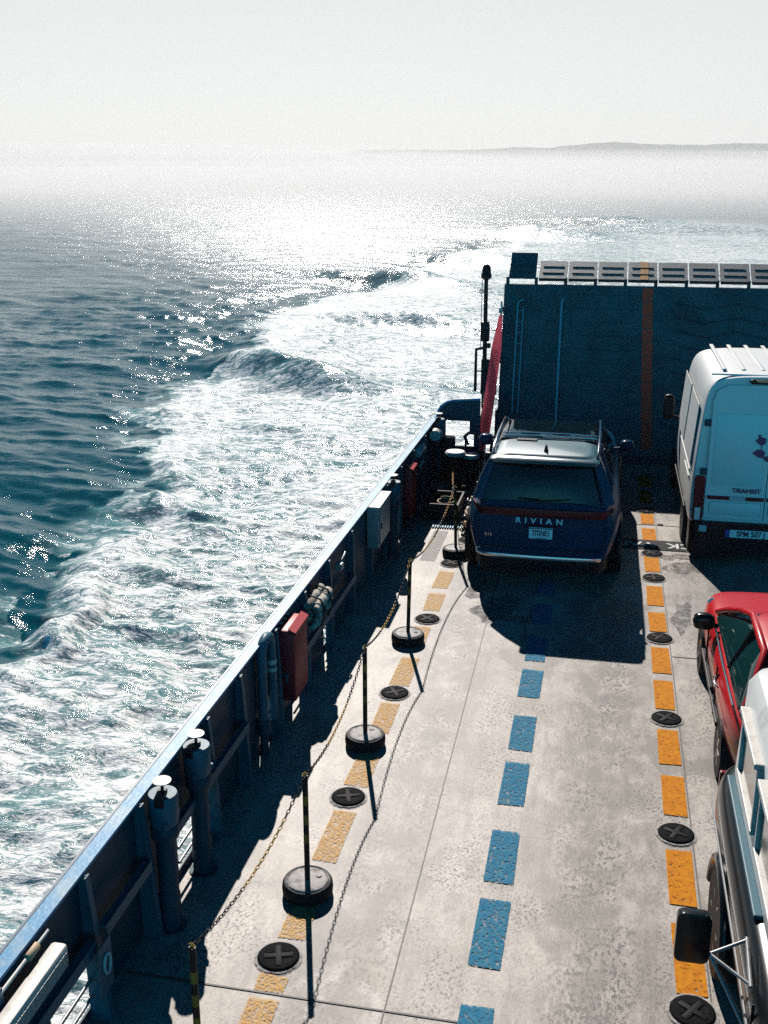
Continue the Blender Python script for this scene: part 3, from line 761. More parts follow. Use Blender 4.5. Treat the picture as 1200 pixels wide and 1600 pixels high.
def red_box(x, y, z0, z1, label, dep=.20, wid=.52):
    o = thing('red_box', (x, y, 0), label, 'box', 'tall red boxes hung on the bulwark')
    MB().box(0, dep, -wid / 2, wid / 2, z0, z1, bev=.025).build('case', M['redbox'], o, smooth=40)
    l_ = MB(); l_.poly([(dep - .07, -wid / 2 - .006, z1 - .02), (dep + .012, -wid / 2 - .006, z1 - .06), (dep + .012, wid / 2 + .006, z1 - .06), (dep - .07, wid / 2 + .006, z1 - .02)], (0, 0, .045)); l_.build('lid_edge', M['redbox'], o)
    s_ = MB()
    for k in range(4): s_.box(-.10, .06, -wid / 2 + .03 + k * .13, -wid / 2 + .055 + k * .13, z1 + .004, z1 + .012)
    s_.each('lid_strap', M['offwhite'], o)
    MB().box(-.02, .0, -wid / 2 + .1, wid / 2 - .1, z0 + .1, z1 + .05).build('mounting_plate', M['black'], o)
    return o
red_box(-3.24, 10.22, .30, 1.12, 'tall red box with pale lid straps hung between gooseneck pipe and canvas bundle', .24, .50)
red_box(-3.20, 17.2, .14, 1.02, 'dark red box hung on the bulwark behind the grey cabinet and vent pipe', .20, .42)

cb = thing('cabinet', (-3.16, 14.60, -.02), 'pale grey metal cabinet mounted on the bulwark between two vent posts', 'cabinet')
MB().box(0, .17, -.40, .40, .60, 1.20, bev=.008).build('case', M['grey'], cb)
MB().box(.172, .185, -.34, .36, .63, 1.17, bev=.004).build('door', M['grey'], cb)
MB().box(-.005, .195, -.42, .42, 1.202, 1.222, bev=.005).build('top', M['offwhite'], cb)
MB().box(.186, .20, -.28, -.25, .86, .94, bev=.004).build('handle', M['black'], cb)

lb = thing('life_jacket_bundle', (-3.12, 11.2, .86), 'pale bundle of rolled canvas strapped to the bulwark past the tall red box', 'bundle')
m_ = MB()
for k, (dx, dz, r) in enumerate([(0, .16, .065), (.09, .12, .06), (.10, .01, .06), (.0, .03, .07), (.06, -.09, .05)]):
    n_ = 9; pts = [(dx + .008 * math.sin(i * 2.1 + k), -.32 + .64 * i / (n_ - 1) + .02 * math.sin(k), dz + .01 * math.cos(i * 1.7 + k)) for i in range(n_)]
    m_.tube(pts, [r * (.6 if i in (0, n_ - 1) else 1 + .12 * math.sin(i * 1.9 + k)) for i in range(n_)], 12)
m_.each('roll', mat('canvas', (.50, .46, .38), .85, vary=((.12, .1, .08), 8, .47, .62), bump=(30, .6, .02)), lb, smooth=50)
m_ = MB()
for y in (-.17, .15): m_.tube([(-.08, y, .10), (.0, y, .24), (.12, y, .20), (.175, y, .06), (.13, y, -.12), (-.05, y, -.12)], .012, 6)
m_.each('strap', M['black'], lb)
cl = thing('wall_clamp', (-3.16, 12.35, .98), 'small grey clamp lever on the bulwark past the canvas bundle', 'fitting')
MB().box(0, .1, -.05, .06, -.05, .04, bev=.01).build('block', M['grey'], cl)
MB().tube([(.05, 0, .02), (.08, .14, .09), (.07, .25, .10)], .014, 8).build('lever', M['grey'], cl, smooth=60)

hr = thing('grab_handle', (-3.10, 17.95, .62), 'pale bent grab handle on the bulwark behind the dark red box', 'handle')
MB().tube([(-.05, -.5, .0), (.0, -.45, .06), (.02, 0, .08), (.02, .5, .14), (-.06, .56, .12)], .032, 10).build('bar', M['offwhite'], hr, smooth=60)
MB().tube([(.01, -.12, .02), (.05, -.06, .14), (.03, .05, .16), (.0, .1, .05)], .02, 8).build('hook', M['black'], hr, smooth=60)
fl = thing('flood_light', (-3.12, 18.4, 1.0), 'pale cylindrical lamp hung on the bulwark near the farthest vent pipe', 'lamp')
MB().lathe([(.03, -.30), (.085, -.28), (.09, .2), (.06, .24)], n=18, axis='Y').build('body', M['offwhite'], fl, smooth=40)
MB().box(-.09, -.02, -.34, -.28, .06, .09, bev=.005).build('bracket', M['offwhite'], fl)
MB().lathe([(.11, -.17), (.03, -.35), (.13, -.36)], c=(.01, .05, -.13), n=16, axis='Z').build('canvas_cover', M['paint'], fl, smooth=40)
rl_ = thing('round_lamp', (-3.0, 19.55, .98), 'round pale lamp facing inboard on the farthest vent pipe', 'lamp')
MB().lathe([(.13, 0), (.14, .03), (.10, .10), (.03, .13)], n=22, axis='X').build('housing', M['paint_lite'], rl_, smooth=40)
MB().lathe([(.10, -.14), (.12, -.02), (.02, .0)], c=(.0, -.05, .05), n=20, axis='Y').build('shade', M['offwhite'], rl_, smooth=40)

lt = thing('deck_light', (-3.18, 4.65, .98), 'long pale box light on twin pipes fixed to the bulwark at the lower left corner', 'lamp')
m_ = MB(); m_.box(.0, .11, -.95, .46, -.04, .12, bev=.025); m_.build('housing', M['offwhite'], lt, smooth=40)
MB().box(.112, .12, -.9, .42, -.02, .08, bev=.003).build('diffuser', mat('ribbed_lens', (.30, .34, .33), .25, bump=(40, .8, .02)), lt)
m_ = MB(); m_.tube([(-.035, -.95, .17), (-.035, .48, .17)], .014, 10); m_.build('conduit', M['offwhite'], lt, smooth=60)
for y in (-.22, .28): MB().lathe([(.027, y - .06), (.03, y - .055), (.03, y + .055), (.027, y + .06)], c=(-.035, 0, .17), n=12, axis='Y').build('conduit_clip', M['tan'], lt, smooth=50)
pe = thing('pad_eye', (-3.07, 5.55, .55), 'navy pad eye plate with a pale ringed hole below the stringer near the lower left', 'fitting')
m_ = MB(); m_.box(-.006, .006, -.09, .09, -.20, .20, bev=.004); m_.build('plate', M['paint_lite'], pe)
m_ = MB(); m_.tube([(.014, .045 * math.cos(a), .03 + .075 * math.sin(a)) for a in np.linspace(0, 2 * math.pi, 18, endpoint=False)], .012, 8, closed=True); m_.build('ring', M['offwhite'], pe, smooth=60)

# ---------------------------------------------------------------- aft corner gear
def bollard(x, y, label, h=.46, r=.14):
    o = thing('bollard', (x, y, 0), label, 'bollard', 'mushroom bollards by the fairlead')
    MB().lathe([(r * 1.5, 0), (r * 1.5, .03), (r, .05), (r * .95, h - .1), (r * .98, h - .06)], n=24).build('post', M['black'], o, smooth=40)
    MB().lathe([(r * .98, h - .06), (r * 1.35, h - .04), (r * 1.38, h), (r * 1.2, h + .03), (.01, h + .035)], n=24).build('top', M['offwhite'], o, smooth=40)  # off-white colour paints in the sunlight on the black bollard's top
bollard(-2.58, 19.15, 'black mushroom bollard with sunlit pale top, left one of the pair', .78)
bollard(-2.32, 19.45, 'black mushroom bollard with sunlit pale top, right one beside the red strap', .66, .115)
wn = thing('winch_box', (-2.83, 20.0, 0), 'black box housing behind the left bollard below the fairlead opening', 'box')
MB().box(-.12, .12, -.14, .14, 0, .86, bev=.03).build('case', M['black'], wn, smooth=40)
MB().tube([(.13, -.02, .62), (.22, -.03, .56), (.27, -.02, .42), (.30, 0, .40)], .018, 8).build('hose', M['black'], wn, smooth=60)

def rope(name, pts, r, label, material=M['rope']):
    m_ = MB(); m_.tube(pts, r, 8); o = m_.build(name, material, smooth=60); tag(o, label, 'rope'); return o
def coil(cx, cy, cz, r0, turns, r, jx=.006):
    pts = []
    for i in range(int(turns * 14)):
        a = 2 * math.pi * i / 14; q = r0 * (1 + .22 * math.sin(i * .41)) ; pts.append((cx + q * math.cos(a) + random.uniform(-jx, jx), cy + q * 1.3 * math.sin(a) + random.uniform(-jx, jx), cz + .012 * i / 7 + random.uniform(0, .02)))
    return pts
bk_ = thing('rope_bin', (-2.62, 17.85, 0), 'low black bin against the bulwark holding coiled rope', 'bin')
m_ = MB(); m_.box(-.30, .34, -.42, .42, 0, .05); m_.box(-.30, -.27, -.42, .42, .05, .30); m_.box(.31, .34, -.42, .42, .05, .30); m_.box(-.27, .31, -.42, -.39, .05, .30); m_.box(-.27, .31, .39, .42, .05, .30)
m_.build('tray', M['black'], bk_)
rope('rope_coil', coil(-2.50, 17.75, .18, .15, 4.5, .016) , .015, 'coil of pale rope lying in the black bin')
gr = thing('deck_grating', (-2.22, 18.35, .01), 'ribbed steel foot grating on the deck left of the dark blue car', 'grating')
m_ = MB()
for k in range(8): m_.box(-.24 + k * .062, -.222 + k * .062, -.72, .70, .03, .06)
m_.box(-.26, .26, -.76, -.72, .02, .06); m_.box(-.26, .26, .70, .74, .02, .06); m_.each('bar', M['grey'], gr)
m_ = MB(); m_.box(-.26, .26, -.75, .73, .0, .02); m_.build('frame', M['black'], gr)
bl = MB()
for k in range(13): bl.box(-2.66 + k * .042, -2.64 + k * .042, 17.00, 17.20, .004, .03)
tag(bl.build('drain_grating', mat('blue_drain_paint', (.12, .38, .50), .4)), 'small pale blue slotted drain grating in front of the rope bin', 'grating')
random.seed(3)
rope('rope_tangle', [(-2.12 + .09 * math.sin(i * .9) + random.uniform(-.03, .03), 20.3 - i * .13, .06 + .05 * abs(math.sin(i * 1.3))) for i in range(26)], .022, 'tangled pale mooring rope running along the left of the dark blue car')
rope('rope_tangle', coil(-2.30, 19.15, .03, .17, 3.2, .02, .03), .02, 'loose pile of brown rope between bollards and foot grating')
rope('dark_hose', [(-2.10, 18.6, .05), (-2.25, 18.9, .22), (-2.5, 19.0, .1), (-2.62, 18.75, .03), (-2.45, 18.5, .03), (-2.2, 18.55, .04)], .024, 'black hose curling over the deck behind the foot grating', M['black'])
rb = MB(); rb.box(-.035, .035, -1.45, 1.15, 0, .07, bev=.01); o = rb.build('rusty_bar', M['rust']); o.location = (-2.02, 18.4, .20); o.rotation_euler = (R(7), 0, R(2)); tag(o, 'rusty steel bar lying along the left side of the dark blue car', 'bar')
hk = thing('rope_cleat', (-2.06, 16.75, 0), 'dark bent metal hook on the yellow paint left of the dark blue car', 'hook')
MB().tube([(0, .12, .02), (-.04, .05, .16), (.02, -.02, .20), (.05, -.10, .10), (.02, -.16, .03)], .02, 8).build('hook', M['rust'], hk, smooth=60)
MB().lathe([(.08, 0), (.07, .04), (.03, .06)], n=14).build('base', M['black'], hk, smooth=40)

# ---------------------------------------------------------------- mast
ms = thing('light_mast', (-2.43, 22.2, 0), 'thin black mast with a domed lantern on top, left of the raised ramp', 'mast')
MB().tube([(.02, 0, 0), (0.0, 0, 3.84)], [.05, .038], 14).build('pole', M['black'], ms, smooth=60)
MB().lathe([(.05, 3.80), (.10, 3.84), (.10, 3.92), (.085, 3.95), (.085, 4.04), (.06, 4.10), (.01, 4.13)], n=20).build('lantern', M['black'], ms, smooth=40)
MB().tube([(-.22, 0, 2.80), (-.19, 0, 2.74), (.20, 0, 2.74), (.23, 0, 2.80)], .012, 8).build('cross_arm', M['black'], ms, smooth=60)
m_ = MB(); m_.box(-.07, .09, -.06, .06, 2.50, 2.92, bev=.02); m_.box(-.03, .12, -.05, .05, 2.36, 2.46, bev=.01); m_.each('junction_box', M['black'], ms, smooth=40)
m_ = MB(); m_.tube([(-.16, 0, 1.4), (-.16, 0, 2.32), (-.02, 0, 2.36)], .032, 10); m_.tube([(-.16, 0, 1.85), (.0, 0, 1.85)], .015, 6); m_.each('side_pipe', M['black'], ms, smooth=60)
MB().box(-.05, .26, -.05, .05, 1.35, 2.12, bev=.01).build('lower_box', M['black'], ms)
MB().tube([(-.08, 0, 2.3), (-.075, 0, 3.8)], .007, 6).build('cable', M['black'], ms)
MB().tube([(-.12, 0, 3.56), (-.09, 0, 3.60), (-.05, 0, 3.58), (-.05, 0, 3.53), (-.09, 0, 3.51), (-.12, 0, 3.56)], .009, 6).build('cable_eye', M['black'], ms)

# ---------------------------------------------------------------- ramp
rp = thing('loading_ramp', (.8, 22, 0), 'big dark raised loading ramp closing the far end of the deck, with an orange stripe', 'ramp')
TOPZ, LEAN = 3.50, .9
yr = lambda z: LEAN * z / TOPZ
XL, XR = -2.92, 3.9                     # local (world -2.12 .. 4.7)
m_ = MB(); m_.poly([(XL, 0, .0), (XR, 0, .0), (XR, LEAN, TOPZ), (XL, LEAN, TOPZ)], (0, .16, .0)); m_.build('panel', M['ramp'], rp)
def on_ramp(x, z, off=0.): return (x, yr(z) - off, z)
m_ = MB()                                     # raised chevron tread bars
for z in np.arange(.5, 3.4, .27):
    for x0 in np.arange(.55, 3.6, .62):
        s_ = 1 if int(round((x0 - .55) / .62)) % 2 == 0 else -1
        za, zb = (z, z - .12) if s_ > 0 else (z - .12, z)
        m_.tube([on_ramp(x0, za, .004), on_ramp(x0 + .62, zb, .006)], .022, 6, caps=False)
for z in np.arange(.35, 3.4, .27): m_.tube([on_ramp(-2.0, z, .003), on_ramp(-.18, z, .003)], .009, 6)
m_.build('tread', M['ramp'], rp)
m_ = MB()
for z in np.arange(.30, 3.45, .265):
    xs = -.8 + .78 + (3.47 - z) * .055
    m_.poly([on_ramp(xs - .10, z, .012), on_ramp(xs + .11, z, .012), on_ramp(xs + .11 - .0, z + .25, .012), on_ramp(xs - .10, z + .25, .012)], (0, .008, 0))
m_.build('orange_stripe', M['rampstripe'], rp)
m_ = MB(); m_.tube([on_ramp(-2.62, .9, .05), on_ramp(-2.62, 3.10, .05), on_ramp(-2.60, 3.16, .045), on_ramp(-2.50, 3.20, .02)], .02, 8); m_.tube([on_ramp(-2.50, .9, .05), on_ramp(-2.50, 3.05, .05)], .014, 8)
for z in np.arange(1.0, 3.1, .22): m_.tube([on_ramp(-2.62, z, .05), on_ramp(-2.50, z, .05)], .010, 6)
m_.build('ladder', M['lite2'], rp, smooth=60)
m_ = MB(); m_.tube([on_ramp(-1.70, .7, .05), on_ramp(-1.72, 3.12, .05), on_ramp(-1.72, 3.18, .03), on_ramp(-1.69, 3.22, .0)], .026, 10); m_.build('pipe', M['lite2'], rp, smooth=60)
m_ = MB(); m_.box(XL - .03, XL + .0, 0, .3, .0, 1.0); m_.box(XL - .05, XL + .03, LEAN * .55, LEAN * .55 + .25, 1.9, 2.15, bev=.02)
m_.tube([(XL - .01, LEAN * .8, 2.95), (XL - .01, LEAN * .8, 3.05)], .05, 10); m_.each('hinge_arm', M['paint'], rp)
m_ = MB(); m_.box(XL, XR, -.05, .12, .0, .16, bev=.01); m_.build('sill', M['paint'], rp)
hinge = MB()
edges = [-2.03] + [-1.44 + .605 * k for k in range(11)]
for x in edges: hinge.tube([(x - .8 - .03, LEAN + .06, TOPZ - .04), (x - .8 - .03, LEAN + .06, TOPZ + .14)], .035, 8)
hinge.each('hinge_lug', M['paint'], rp)
m_ = MB(); m_.poly([(-2.04 - .8, LEAN, TOPZ + .11), (-1.48 - .8, LEAN, TOPZ + .11), (-1.46 - .8, LEAN + .13, TOPZ + .63), (-2.0 - .8, LEAN + .13, TOPZ + .63)], (0, .05, 0))
for z in (.25, .38): m_.tube([(-1.99 - .8, LEAN + .03, TOPZ + z), (-1.52 - .8, LEAN + .03, TOPZ + z)], .012, 6)
m_.build('flap', M['paint'], rp)
for k in range(10):
    x0 = -1.42 + .605 * k - .8; x1 = x0 + .575
    m_ = MB(); ya = LEAN + .02; yb = LEAN + .56; za, zb = TOPZ + .13, TOPZ + .44
    m_.poly([(x0, ya, za), (x1, ya, za), (x1, yb, zb), (x0, yb, zb)], (0, .015, -.03))
    m_.mi = 1
    m_.poly([(x0 + .005, ya - .003, za - .06), (x1 - .005, ya - .003, za - .06), (x1 - .005, ya - .003, za - .004), (x0 + .005, ya - .003, za - .004)], (0, .012, 0))
    m_.mi = 1
    for f in (.3, .66):
        yy, zz = ya + (yb - ya) * f, za + (zb - za) * f
        m_.tube([(x0 + .07, yy - .003, zz + .001), (x1 - .07, yy - .003, zz + .001)], .013, 6)
    if k == 3: m_.mi = 2; m_.poly([(x0 + .24, ya, za + .004), (x0 + .40, ya, za + .004), (x0 + .40, yb, zb + .004), (x0 + .24, yb, zb + .004)], (0, 0, .004))
    m_.build('flap', [M['slab'], M['black'], M['orange']], rp)
sd_ = thing('ramp_side_post', (-2.36, 21.3, 0), 'dark steel post and buttress plate at the left foot of the raised ramp', 'post')
m_ = MB(); m_.poly([(0, -.8, 0), (0, .8, 0), (0, .95, 1.65), (0, .7, 1.65), (0, .15, 1.25), (0, -.8, 1.0)], (.03, 0, 0)); m_.build('plate', M['paint'], sd_)
m_ = MB(); m_.box(-.04, .07, -.85, -.75, 0, 1.1, bev=.01); m_.build('post', M['paint'], sd_)

stp = thing('red_strap', (-2.14, 22.4, 2.9), 'wide faded red webbing strap running from the ramp edge down to the deck', 'strap')
A_ = Vector((0, .1, 0)); B_ = Vector((-.06, -2.28, -2.34)); k_ = 26
for nm, t0, t1 in (('webbing', 0, 1),):
    m_ = MB(); side = Vector((1, 0, 0)); prev = None
    for i in range(k_ + 1):
        t = i / k_; p = A_.lerp(B_, t) + Vector((0, 0, -.05 * math.sin(math.pi * t)))
        wd = .034 + .070 * min(1, t * 4) - .070 * max(0, (t - .86) / .14)
        row = [m_.bm.verts.new(p - side * wd), m_.bm.verts.new(p + side * wd)]
        if prev: m_.bm.faces.new((prev[0], prev[1], row[1], row[0]))
        prev = row
    m_.build(nm, M['pink'], stp)
m_ = MB()
for i in range(52):
    t = .26 + .70 * i / 52; p = A_.lerp(B_, t) + Vector((0, -.008, -.05 * math.sin(math.pi * t)))
    wd = .080 - .045 * max(0, (t - .86) / .14)
    for s_ in (-1, 1):
        c = p + Vector((s_ * wd * .36 + (.012 if i % 2 else -.012), 0, 0)); m_.box(c.x - .022, c.x + .022, c.y - .010, c.y + .0, c.z - .008, c.z + .008)
m_.build('woven_pattern', mat('dark_red_thread', (.25, .02, .05), .8), stp)
m_ = MB(); m_.tube([tuple(A_ + Vector((0, .02, .28))), tuple(A_ + Vector((.02, .0, .12))), tuple(A_)], .02, 8); m_.box(-.04, .04, .02, .08, .05, .16, bev=.01); m_.build('shackle', M['grey'], stp, smooth=50)
m_ = MB(); p = B_; m_.box(p.x - .05, p.x + .06, p.y - .06, p.y + .03, p.z - .16, p.z + .03, bev=.01); m_.tube([tuple(p), (p.x + .02, p.y - .10, -2.88)], .022, 8); m_.build('ratchet', M['black'], stp, smooth=50)
st_ = thing('lashing_stand', (-1.98, 20.0, 0), 'dark steel lashing stand with pipes between the red strap and the dark blue car', 'stand')
m_ = MB(); m_.tube([(-.12, .2, 0), (-.02, 0, .75), (.12, -.2, 0)], .03, 8); m_.tube([(-.08, .1, .25), (.10, -.1, .25)], .02, 8); m_.tube([(-.02, 0, .75), (.02, .1, .9), (.15, .2, .95)], .02, 8); m_.box(-.12, .10, -.12, .14, .30, .62, bev=.02); m_.build('frame', M['black'], st_, smooth=50)

ms.scale = (1.06, 1.06, .958)
# ---------------------------------------------------------------- weighted posts and chains
def make_post():
    o = thing('weighted_post', (0, 0, 0), 'x', 'barrier post', 'striped posts with round rubber bases')
    MB().lathe([(.18, 0), (.208, .02), (.212, .065), (.208, .105), (.196, .125), (.182, .128)], n=36).build('base', M['rubber'], o, smooth=40)
    MB().lathe([(.183, .128), (.172, .138), (.16, .130), (.145, .134), (.03, .136)], n=36).build('base_top', M['dirtytop'], o, smooth=40)
    MB().lathe([(.026, .137), (.024, .142)], c=(.095, .03, 0), n=14).build('handle_hole', M['black'], o)
    m_ = MB(); zs = np.linspace(.13, 1.10, 12)
    for i in range(11):
        m_.mi = 1 if i in (4, 6, 8) else 0
        m_.tube([(0, 0, zs[i]), (0, 0, zs[i + 1])], .0235, 14, caps=(i == 10))
    m_.build('pole', [M['black'], M['orange']], o, smooth=60)
    MB().tube([(.0, 0, 1.10), (-.02, .0, 1.115), (.0, 0, 1.13), (.02, 0, 1.115), (0, 0, 1.10)], .007, 6).build('chain_eye', M['yellowchain'], o)
    return o
posts = [(-2.29, 5.22, 0, 'striped barrier post at the bottom edge of the picture, only its top in view'), (-2.14, 7.29, 0, 'nearest fully visible striped barrier post, on a round rubber base with pale worn top'),
         (-2.20, 9.76, 0, 'second fully visible barrier post, on a round rubber base beside a worn yellow dash'), (-2.23, 12.39, R(1.2), 'third barrier post, on a round rubber base near the grey stained deck'),
         (-2.08, 15.74, R(-2.2), 'farthest barrier post, leaning, its round base beside the dark blue car')]
p0 = make_post()
for i, (x, y, a, s_) in enumerate(posts):
    o = p0 if i == 0 else copy_tree(p0)
    o.location = (x, y, .003); o.rotation_euler = (0, a, random.uniform(-1, 1)); o['label'] = s_
def chain(a, b_, sag, label, dark=False):
    a, b_ = Vector(a), Vector(b_); Ln = (b_ - a).length * 1.03; n_ = int(Ln / .046); m_ = MB()
    for i in range(n_):
        t = (i + .5) / n_; p = a.lerp(b_, t); p.z -= sag * 4 * t * (1 - t)
        t2 = t + .01; p2 = a.lerp(b_, t2); p2.z -= sag * 4 * t2 * (1 - t2)
        d_ = (p2 - p).normalized(); sd2 = d_.cross(Vector((0, 0, 1))).normalized(); u_ = sd2 if i % 2 else sd2.cross(d_).normalized()
        m_.mi = 1 if (i // 18) % 2 else 0
        pts = [p + d_ * (.028 * math.cos(q)) + u_ * (.012 * math.sin(q)) for q in np.linspace(0, 2 * math.pi, 8, endpoint=False)]
        m_.tube(pts, .0042, 5, closed=True)
    o = m_.build('chain', [M['black'], M['yellowchain']]); tag(o, label, 'chain', 'black and yellow chains slung between the posts'); return o
tops = [(x + 1.11 * math.sin(a), y, 1.11) for x, y, a, _ in posts]
names = ['slack chain from the bottom edge post up to the nearest full post', 'chain between the nearest full post and the second one', 'chain between the second and third barrier posts', 'long chain between the third post and the farthest one']
for i in range(4): chain(tops[i], tops[i + 1], (.16, .20, .20, .24)[i], names[i])
chain(tops[4], (-2.60, 19.0, .60), .35, 'black and yellow chain from the farthest post to the bollards')

# ---------------------------------------------------------------- vehicles
def ringy(prof, y, sx=1., dz=0., sz=1.):
    h = [(x * sx, y, z * sz + dz) for x, z in prof]
    return h + [(-x, yy, z) for x, yy, z in h[::-1] if abs(x) > 1e-6]
def rr(xh, y0, y1, rad, z, n=5, dx=0.):
    pts = []
    for cx, cy, a0 in ((xh - rad, y1 - rad, 0), (-xh + rad, y1 - rad, 90), (-xh + rad, y0 + rad, 180), (xh - rad, y0 + rad, 270)):
        for k in range(n):
            a = R(a0 + 90 * k / (n - 1)); pts.append((cx + rad * math.cos(a) + dx, cy + rad * math.sin(a), z))
    return pts
def wheel(o, x, y, r, wdt, hub=M['grey']):
    t = MB().lathe([(r * .62, -wdt / 2), (r * .93, -wdt / 2), (r, -wdt * .3), (r, wdt * .3), (r * .93, wdt / 2), (r * .62, wdt / 2)], c=(0, 0, 0), n=32, axis='X').build('wheel', M['rubber'], o, smooth=40, loc=(x, y, r))
    m_ = MB(); s_ = 1 if x > 0 else -1
    m_.lathe([(r * .62, 0), (r * .60, wdt * .40 * s_), (r * .52, wdt * .42 * s_), (r * .50, wdt * .25 * s_), (.05, wdt * .25 * s_)], n=24, axis='X')
    for k in range(6):
        a = R(60 * k); m_.tube([(wdt * .36 * s_, 0, 0), (wdt * .40 * s_, r * .55 * math.cos(a), r * .55 * math.sin(a))], .03, 6)
    m_.build('rim', hub, t, smooth=40)
def flare(o, x, y, r, mt, a0=0, a1=180):
    MB().tube([(x, y + r * math.cos(a), r * .95 * math.sin(a) + .40) for a in [R(a0 + (a1 - a0) * k / 14) for k in range(15)]], .045, 8).build('wheel_arch', mt, o, smooth=60)
def quadpatch(name, corners, mt, parent, nx=6, ny=3, bulge=(0, 0, 0), th_=.012, rnd=0):
    """curved panel through four corners (bl, br, tr, tl) with a bulge vector at its centre"""
    m_ = MB(); bl, br_, tr_, tl = [Vector(c) for c in corners]; B = Vector(bulge); nrm = (br_ - bl).cross(tl - bl).normalized() * th_
    G = []
    for j in range(ny + 1):
        v = j / ny; row = []
        for i in range(nx + 1):
            u = i / nx; p = bl.lerp(br_, u).lerp(tl.lerp(tr_, u), v) + B * (4 * u * (1 - u)) * (.5 + 2 * v * (1 - v)); row.append(p)
        G.append(row)
    a = [[m_.bm.verts.new(p) for p in r_] for r_ in G]; b2 = [[m_.bm.verts.new(p - nrm) for p in r_] for r_ in G]
    for j in range(ny):
        for i in range(nx):
            m_.bm.faces.new((a[j][i], a[j][i + 1], a[j + 1][i + 1], a[j + 1][i])); m_.bm.faces.new((b2[j][i], b2[j + 1][i], b2[j + 1][i + 1], b2[j][i + 1]))
    bd = [(0, i) for i in range(nx)] + [(j, nx) for j in range(ny)] + [(ny, i) for i in range(nx, 0, -1)] + [(j, 0) for j in range(ny, 0, -1)]
    for (p, q_), (r_, s_) in zip(bd, bd[1:] + bd[:1]): m_.bm.faces.new((a[p][q_], b2[p][q_], b2[r_][s_], a[r_][s_]))
    return m_.build(name, mt, parent, smooth=40)

# --- dark blue SUV
sv = thing('parked_suv', (-.72, 14.55, 0), 'dark blue SUV with full width red tail light, parked facing the raised ramp', 'car')
prof = [(0, .34), (.78, .34), (.98, .40), (1.07, .62), (1.105, .86), (1.09, 1.06), (1.03, 1.20), (.94, 1.27), (.5, 1.30), (0, 1.31)]
sts = [(.03, .80, .99), (.0, .85, 1.), (.05, .89, 1.), (.22, .935, 1.), (.6, 1.0, 1.), (1.3, 1.02, 1.), (2.6, .985, 1.), (4.0, 1.0, 1.), (4.7, .985, 1.0), (5.1, .93, .985), (5.32, .86, .95), (5.38, .80, .93)]
m_ = MB(); m_.rings([ringy(prof, y, sx, 0, sz) for y, sx, sz in sts]); m_.build('body', M['suv'], sv, smooth=180, subsurf=2)
m_ = MB(); m_.rings([rr(.95, .06, 4.05, .22, 1.25), rr(.94, .075, 3.95, .24, 1.32), rr(.83, .17, 3.05, .26, 1.62), rr(.745, .24, 2.55, .26, 1.84)]); m_.build('windows', M['glass'], sv, smooth=50)
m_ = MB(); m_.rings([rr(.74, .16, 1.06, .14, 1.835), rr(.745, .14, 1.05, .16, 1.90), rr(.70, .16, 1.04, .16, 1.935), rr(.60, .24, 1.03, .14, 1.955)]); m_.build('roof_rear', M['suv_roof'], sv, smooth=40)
m_ = MB(); m_.rings([rr(.745, 1.07, 2.58, .10, 1.835), rr(.74, 1.065, 2.55, .12, 1.90), rr(.70, 1.06, 2.50, .14, 1.935), rr(.60, 1.06, 2.40, .12, 1.957)]); m_.build('glass_roof', M['glass'], sv, smooth=40)
m_ = MB()
for s_ in (-1, 1):
    m_.tube([(s_ * .90, .13, 1.28), (s_ * .82, .19, 1.58), (s_ * .72, .25, 1.86)], [.10, .09, .06], 10)      # rear pillars
    m_.tube([(s_ * .95, 1.25, 1.28), (s_ * .83, 1.15, 1.62), (s_ * .745, 1.10, 1.86)], .035, 8)
    m_.tube([(s_ * .93, 3.95, 1.28), (s_ * .83, 3.0, 1.64), (s_ * .74, 2.5, 1.87)], .04, 8)
m_.each('pillar', M['suv'], sv, smooth=60)
for s_, mt in ((-1, M['chrome']), (1, M['chrome'])):
    m_ = MB(); m_.tube([(s_ * .72, .18, 1.93), (s_ * .73, .30, 2.00), (s_ * .74, 1.2, 2.03), (s_ * .735, 2.2, 2.02), (s_ * .72, 2.50, 1.94)], .022, 10)
    m_.tube([(s_ * .76, .75, 1.92), (s_ * .765, .75, 2.0)], .03, 8); m_.build('roof_rail', mt if s_ < 0 else M['suv'], sv, smooth=60)  # left rail bright chrome to look sunlit, right rail plain body paint
    m_ = MB(); m_.rings([rr(q, .12 - q, .12 + q * .9, q * .6, z, dx=s_ * 1.20) for z, q in ((1.20, .05), (1.215, .09), (1.26, .12), (1.33, .12), (1.375, .09), (1.39, .04))]); m_.tube([(s_ * .93, .1, 1.22), (s_ * 1.2, .1, 1.26)], .03, 8)
    mm = m_.build('side_mirror', M['suv'], sv, smooth=50); mm.location = (0, 3.55, 0)
m_ = MB()
for y in (1.12, 1.30): m_.tube([(-.70, y, 1.985), (-.3, y, 2.0), (.3, y, 2.0), (.70, y, 1.985)], .011, 8)
m_.each('cross_bar', M['chrome'], sv, smooth=60)
m_ = MB(); m_.box(-.46, -.16, .92, 1.03, 1.958, 1.975, bev=.008); m_.build('roof_hatch', M['black'], sv)
m_ = MB(); m_.rings([rr(.028, .28, .50, .02, 1.94), rr(.022, .31, .47, .02, 1.99), rr(.008, .33, .38, .006, 2.05)]); m_.build('antenna_fin', M['black'], sv, smooth=40)
quadpatch('rear_window', [(-.83, .055, 1.31), (.80, .055, 1.31), (.65, .205, 1.80), (-.68, .205, 1.80)], M['glass'], sv, 10, 4, (0, -.05, 0))
m_ = MB(); m_.tube([(-.06, -.01, 1.335), (-.32, -.02, 1.35), (-.34, -.02, 1.35)], .012, 6); m_.box(-.10, -.02, -.02, .02, 1.30, 1.34, bev=.01); m_.build('wiper', M['black'], sv)
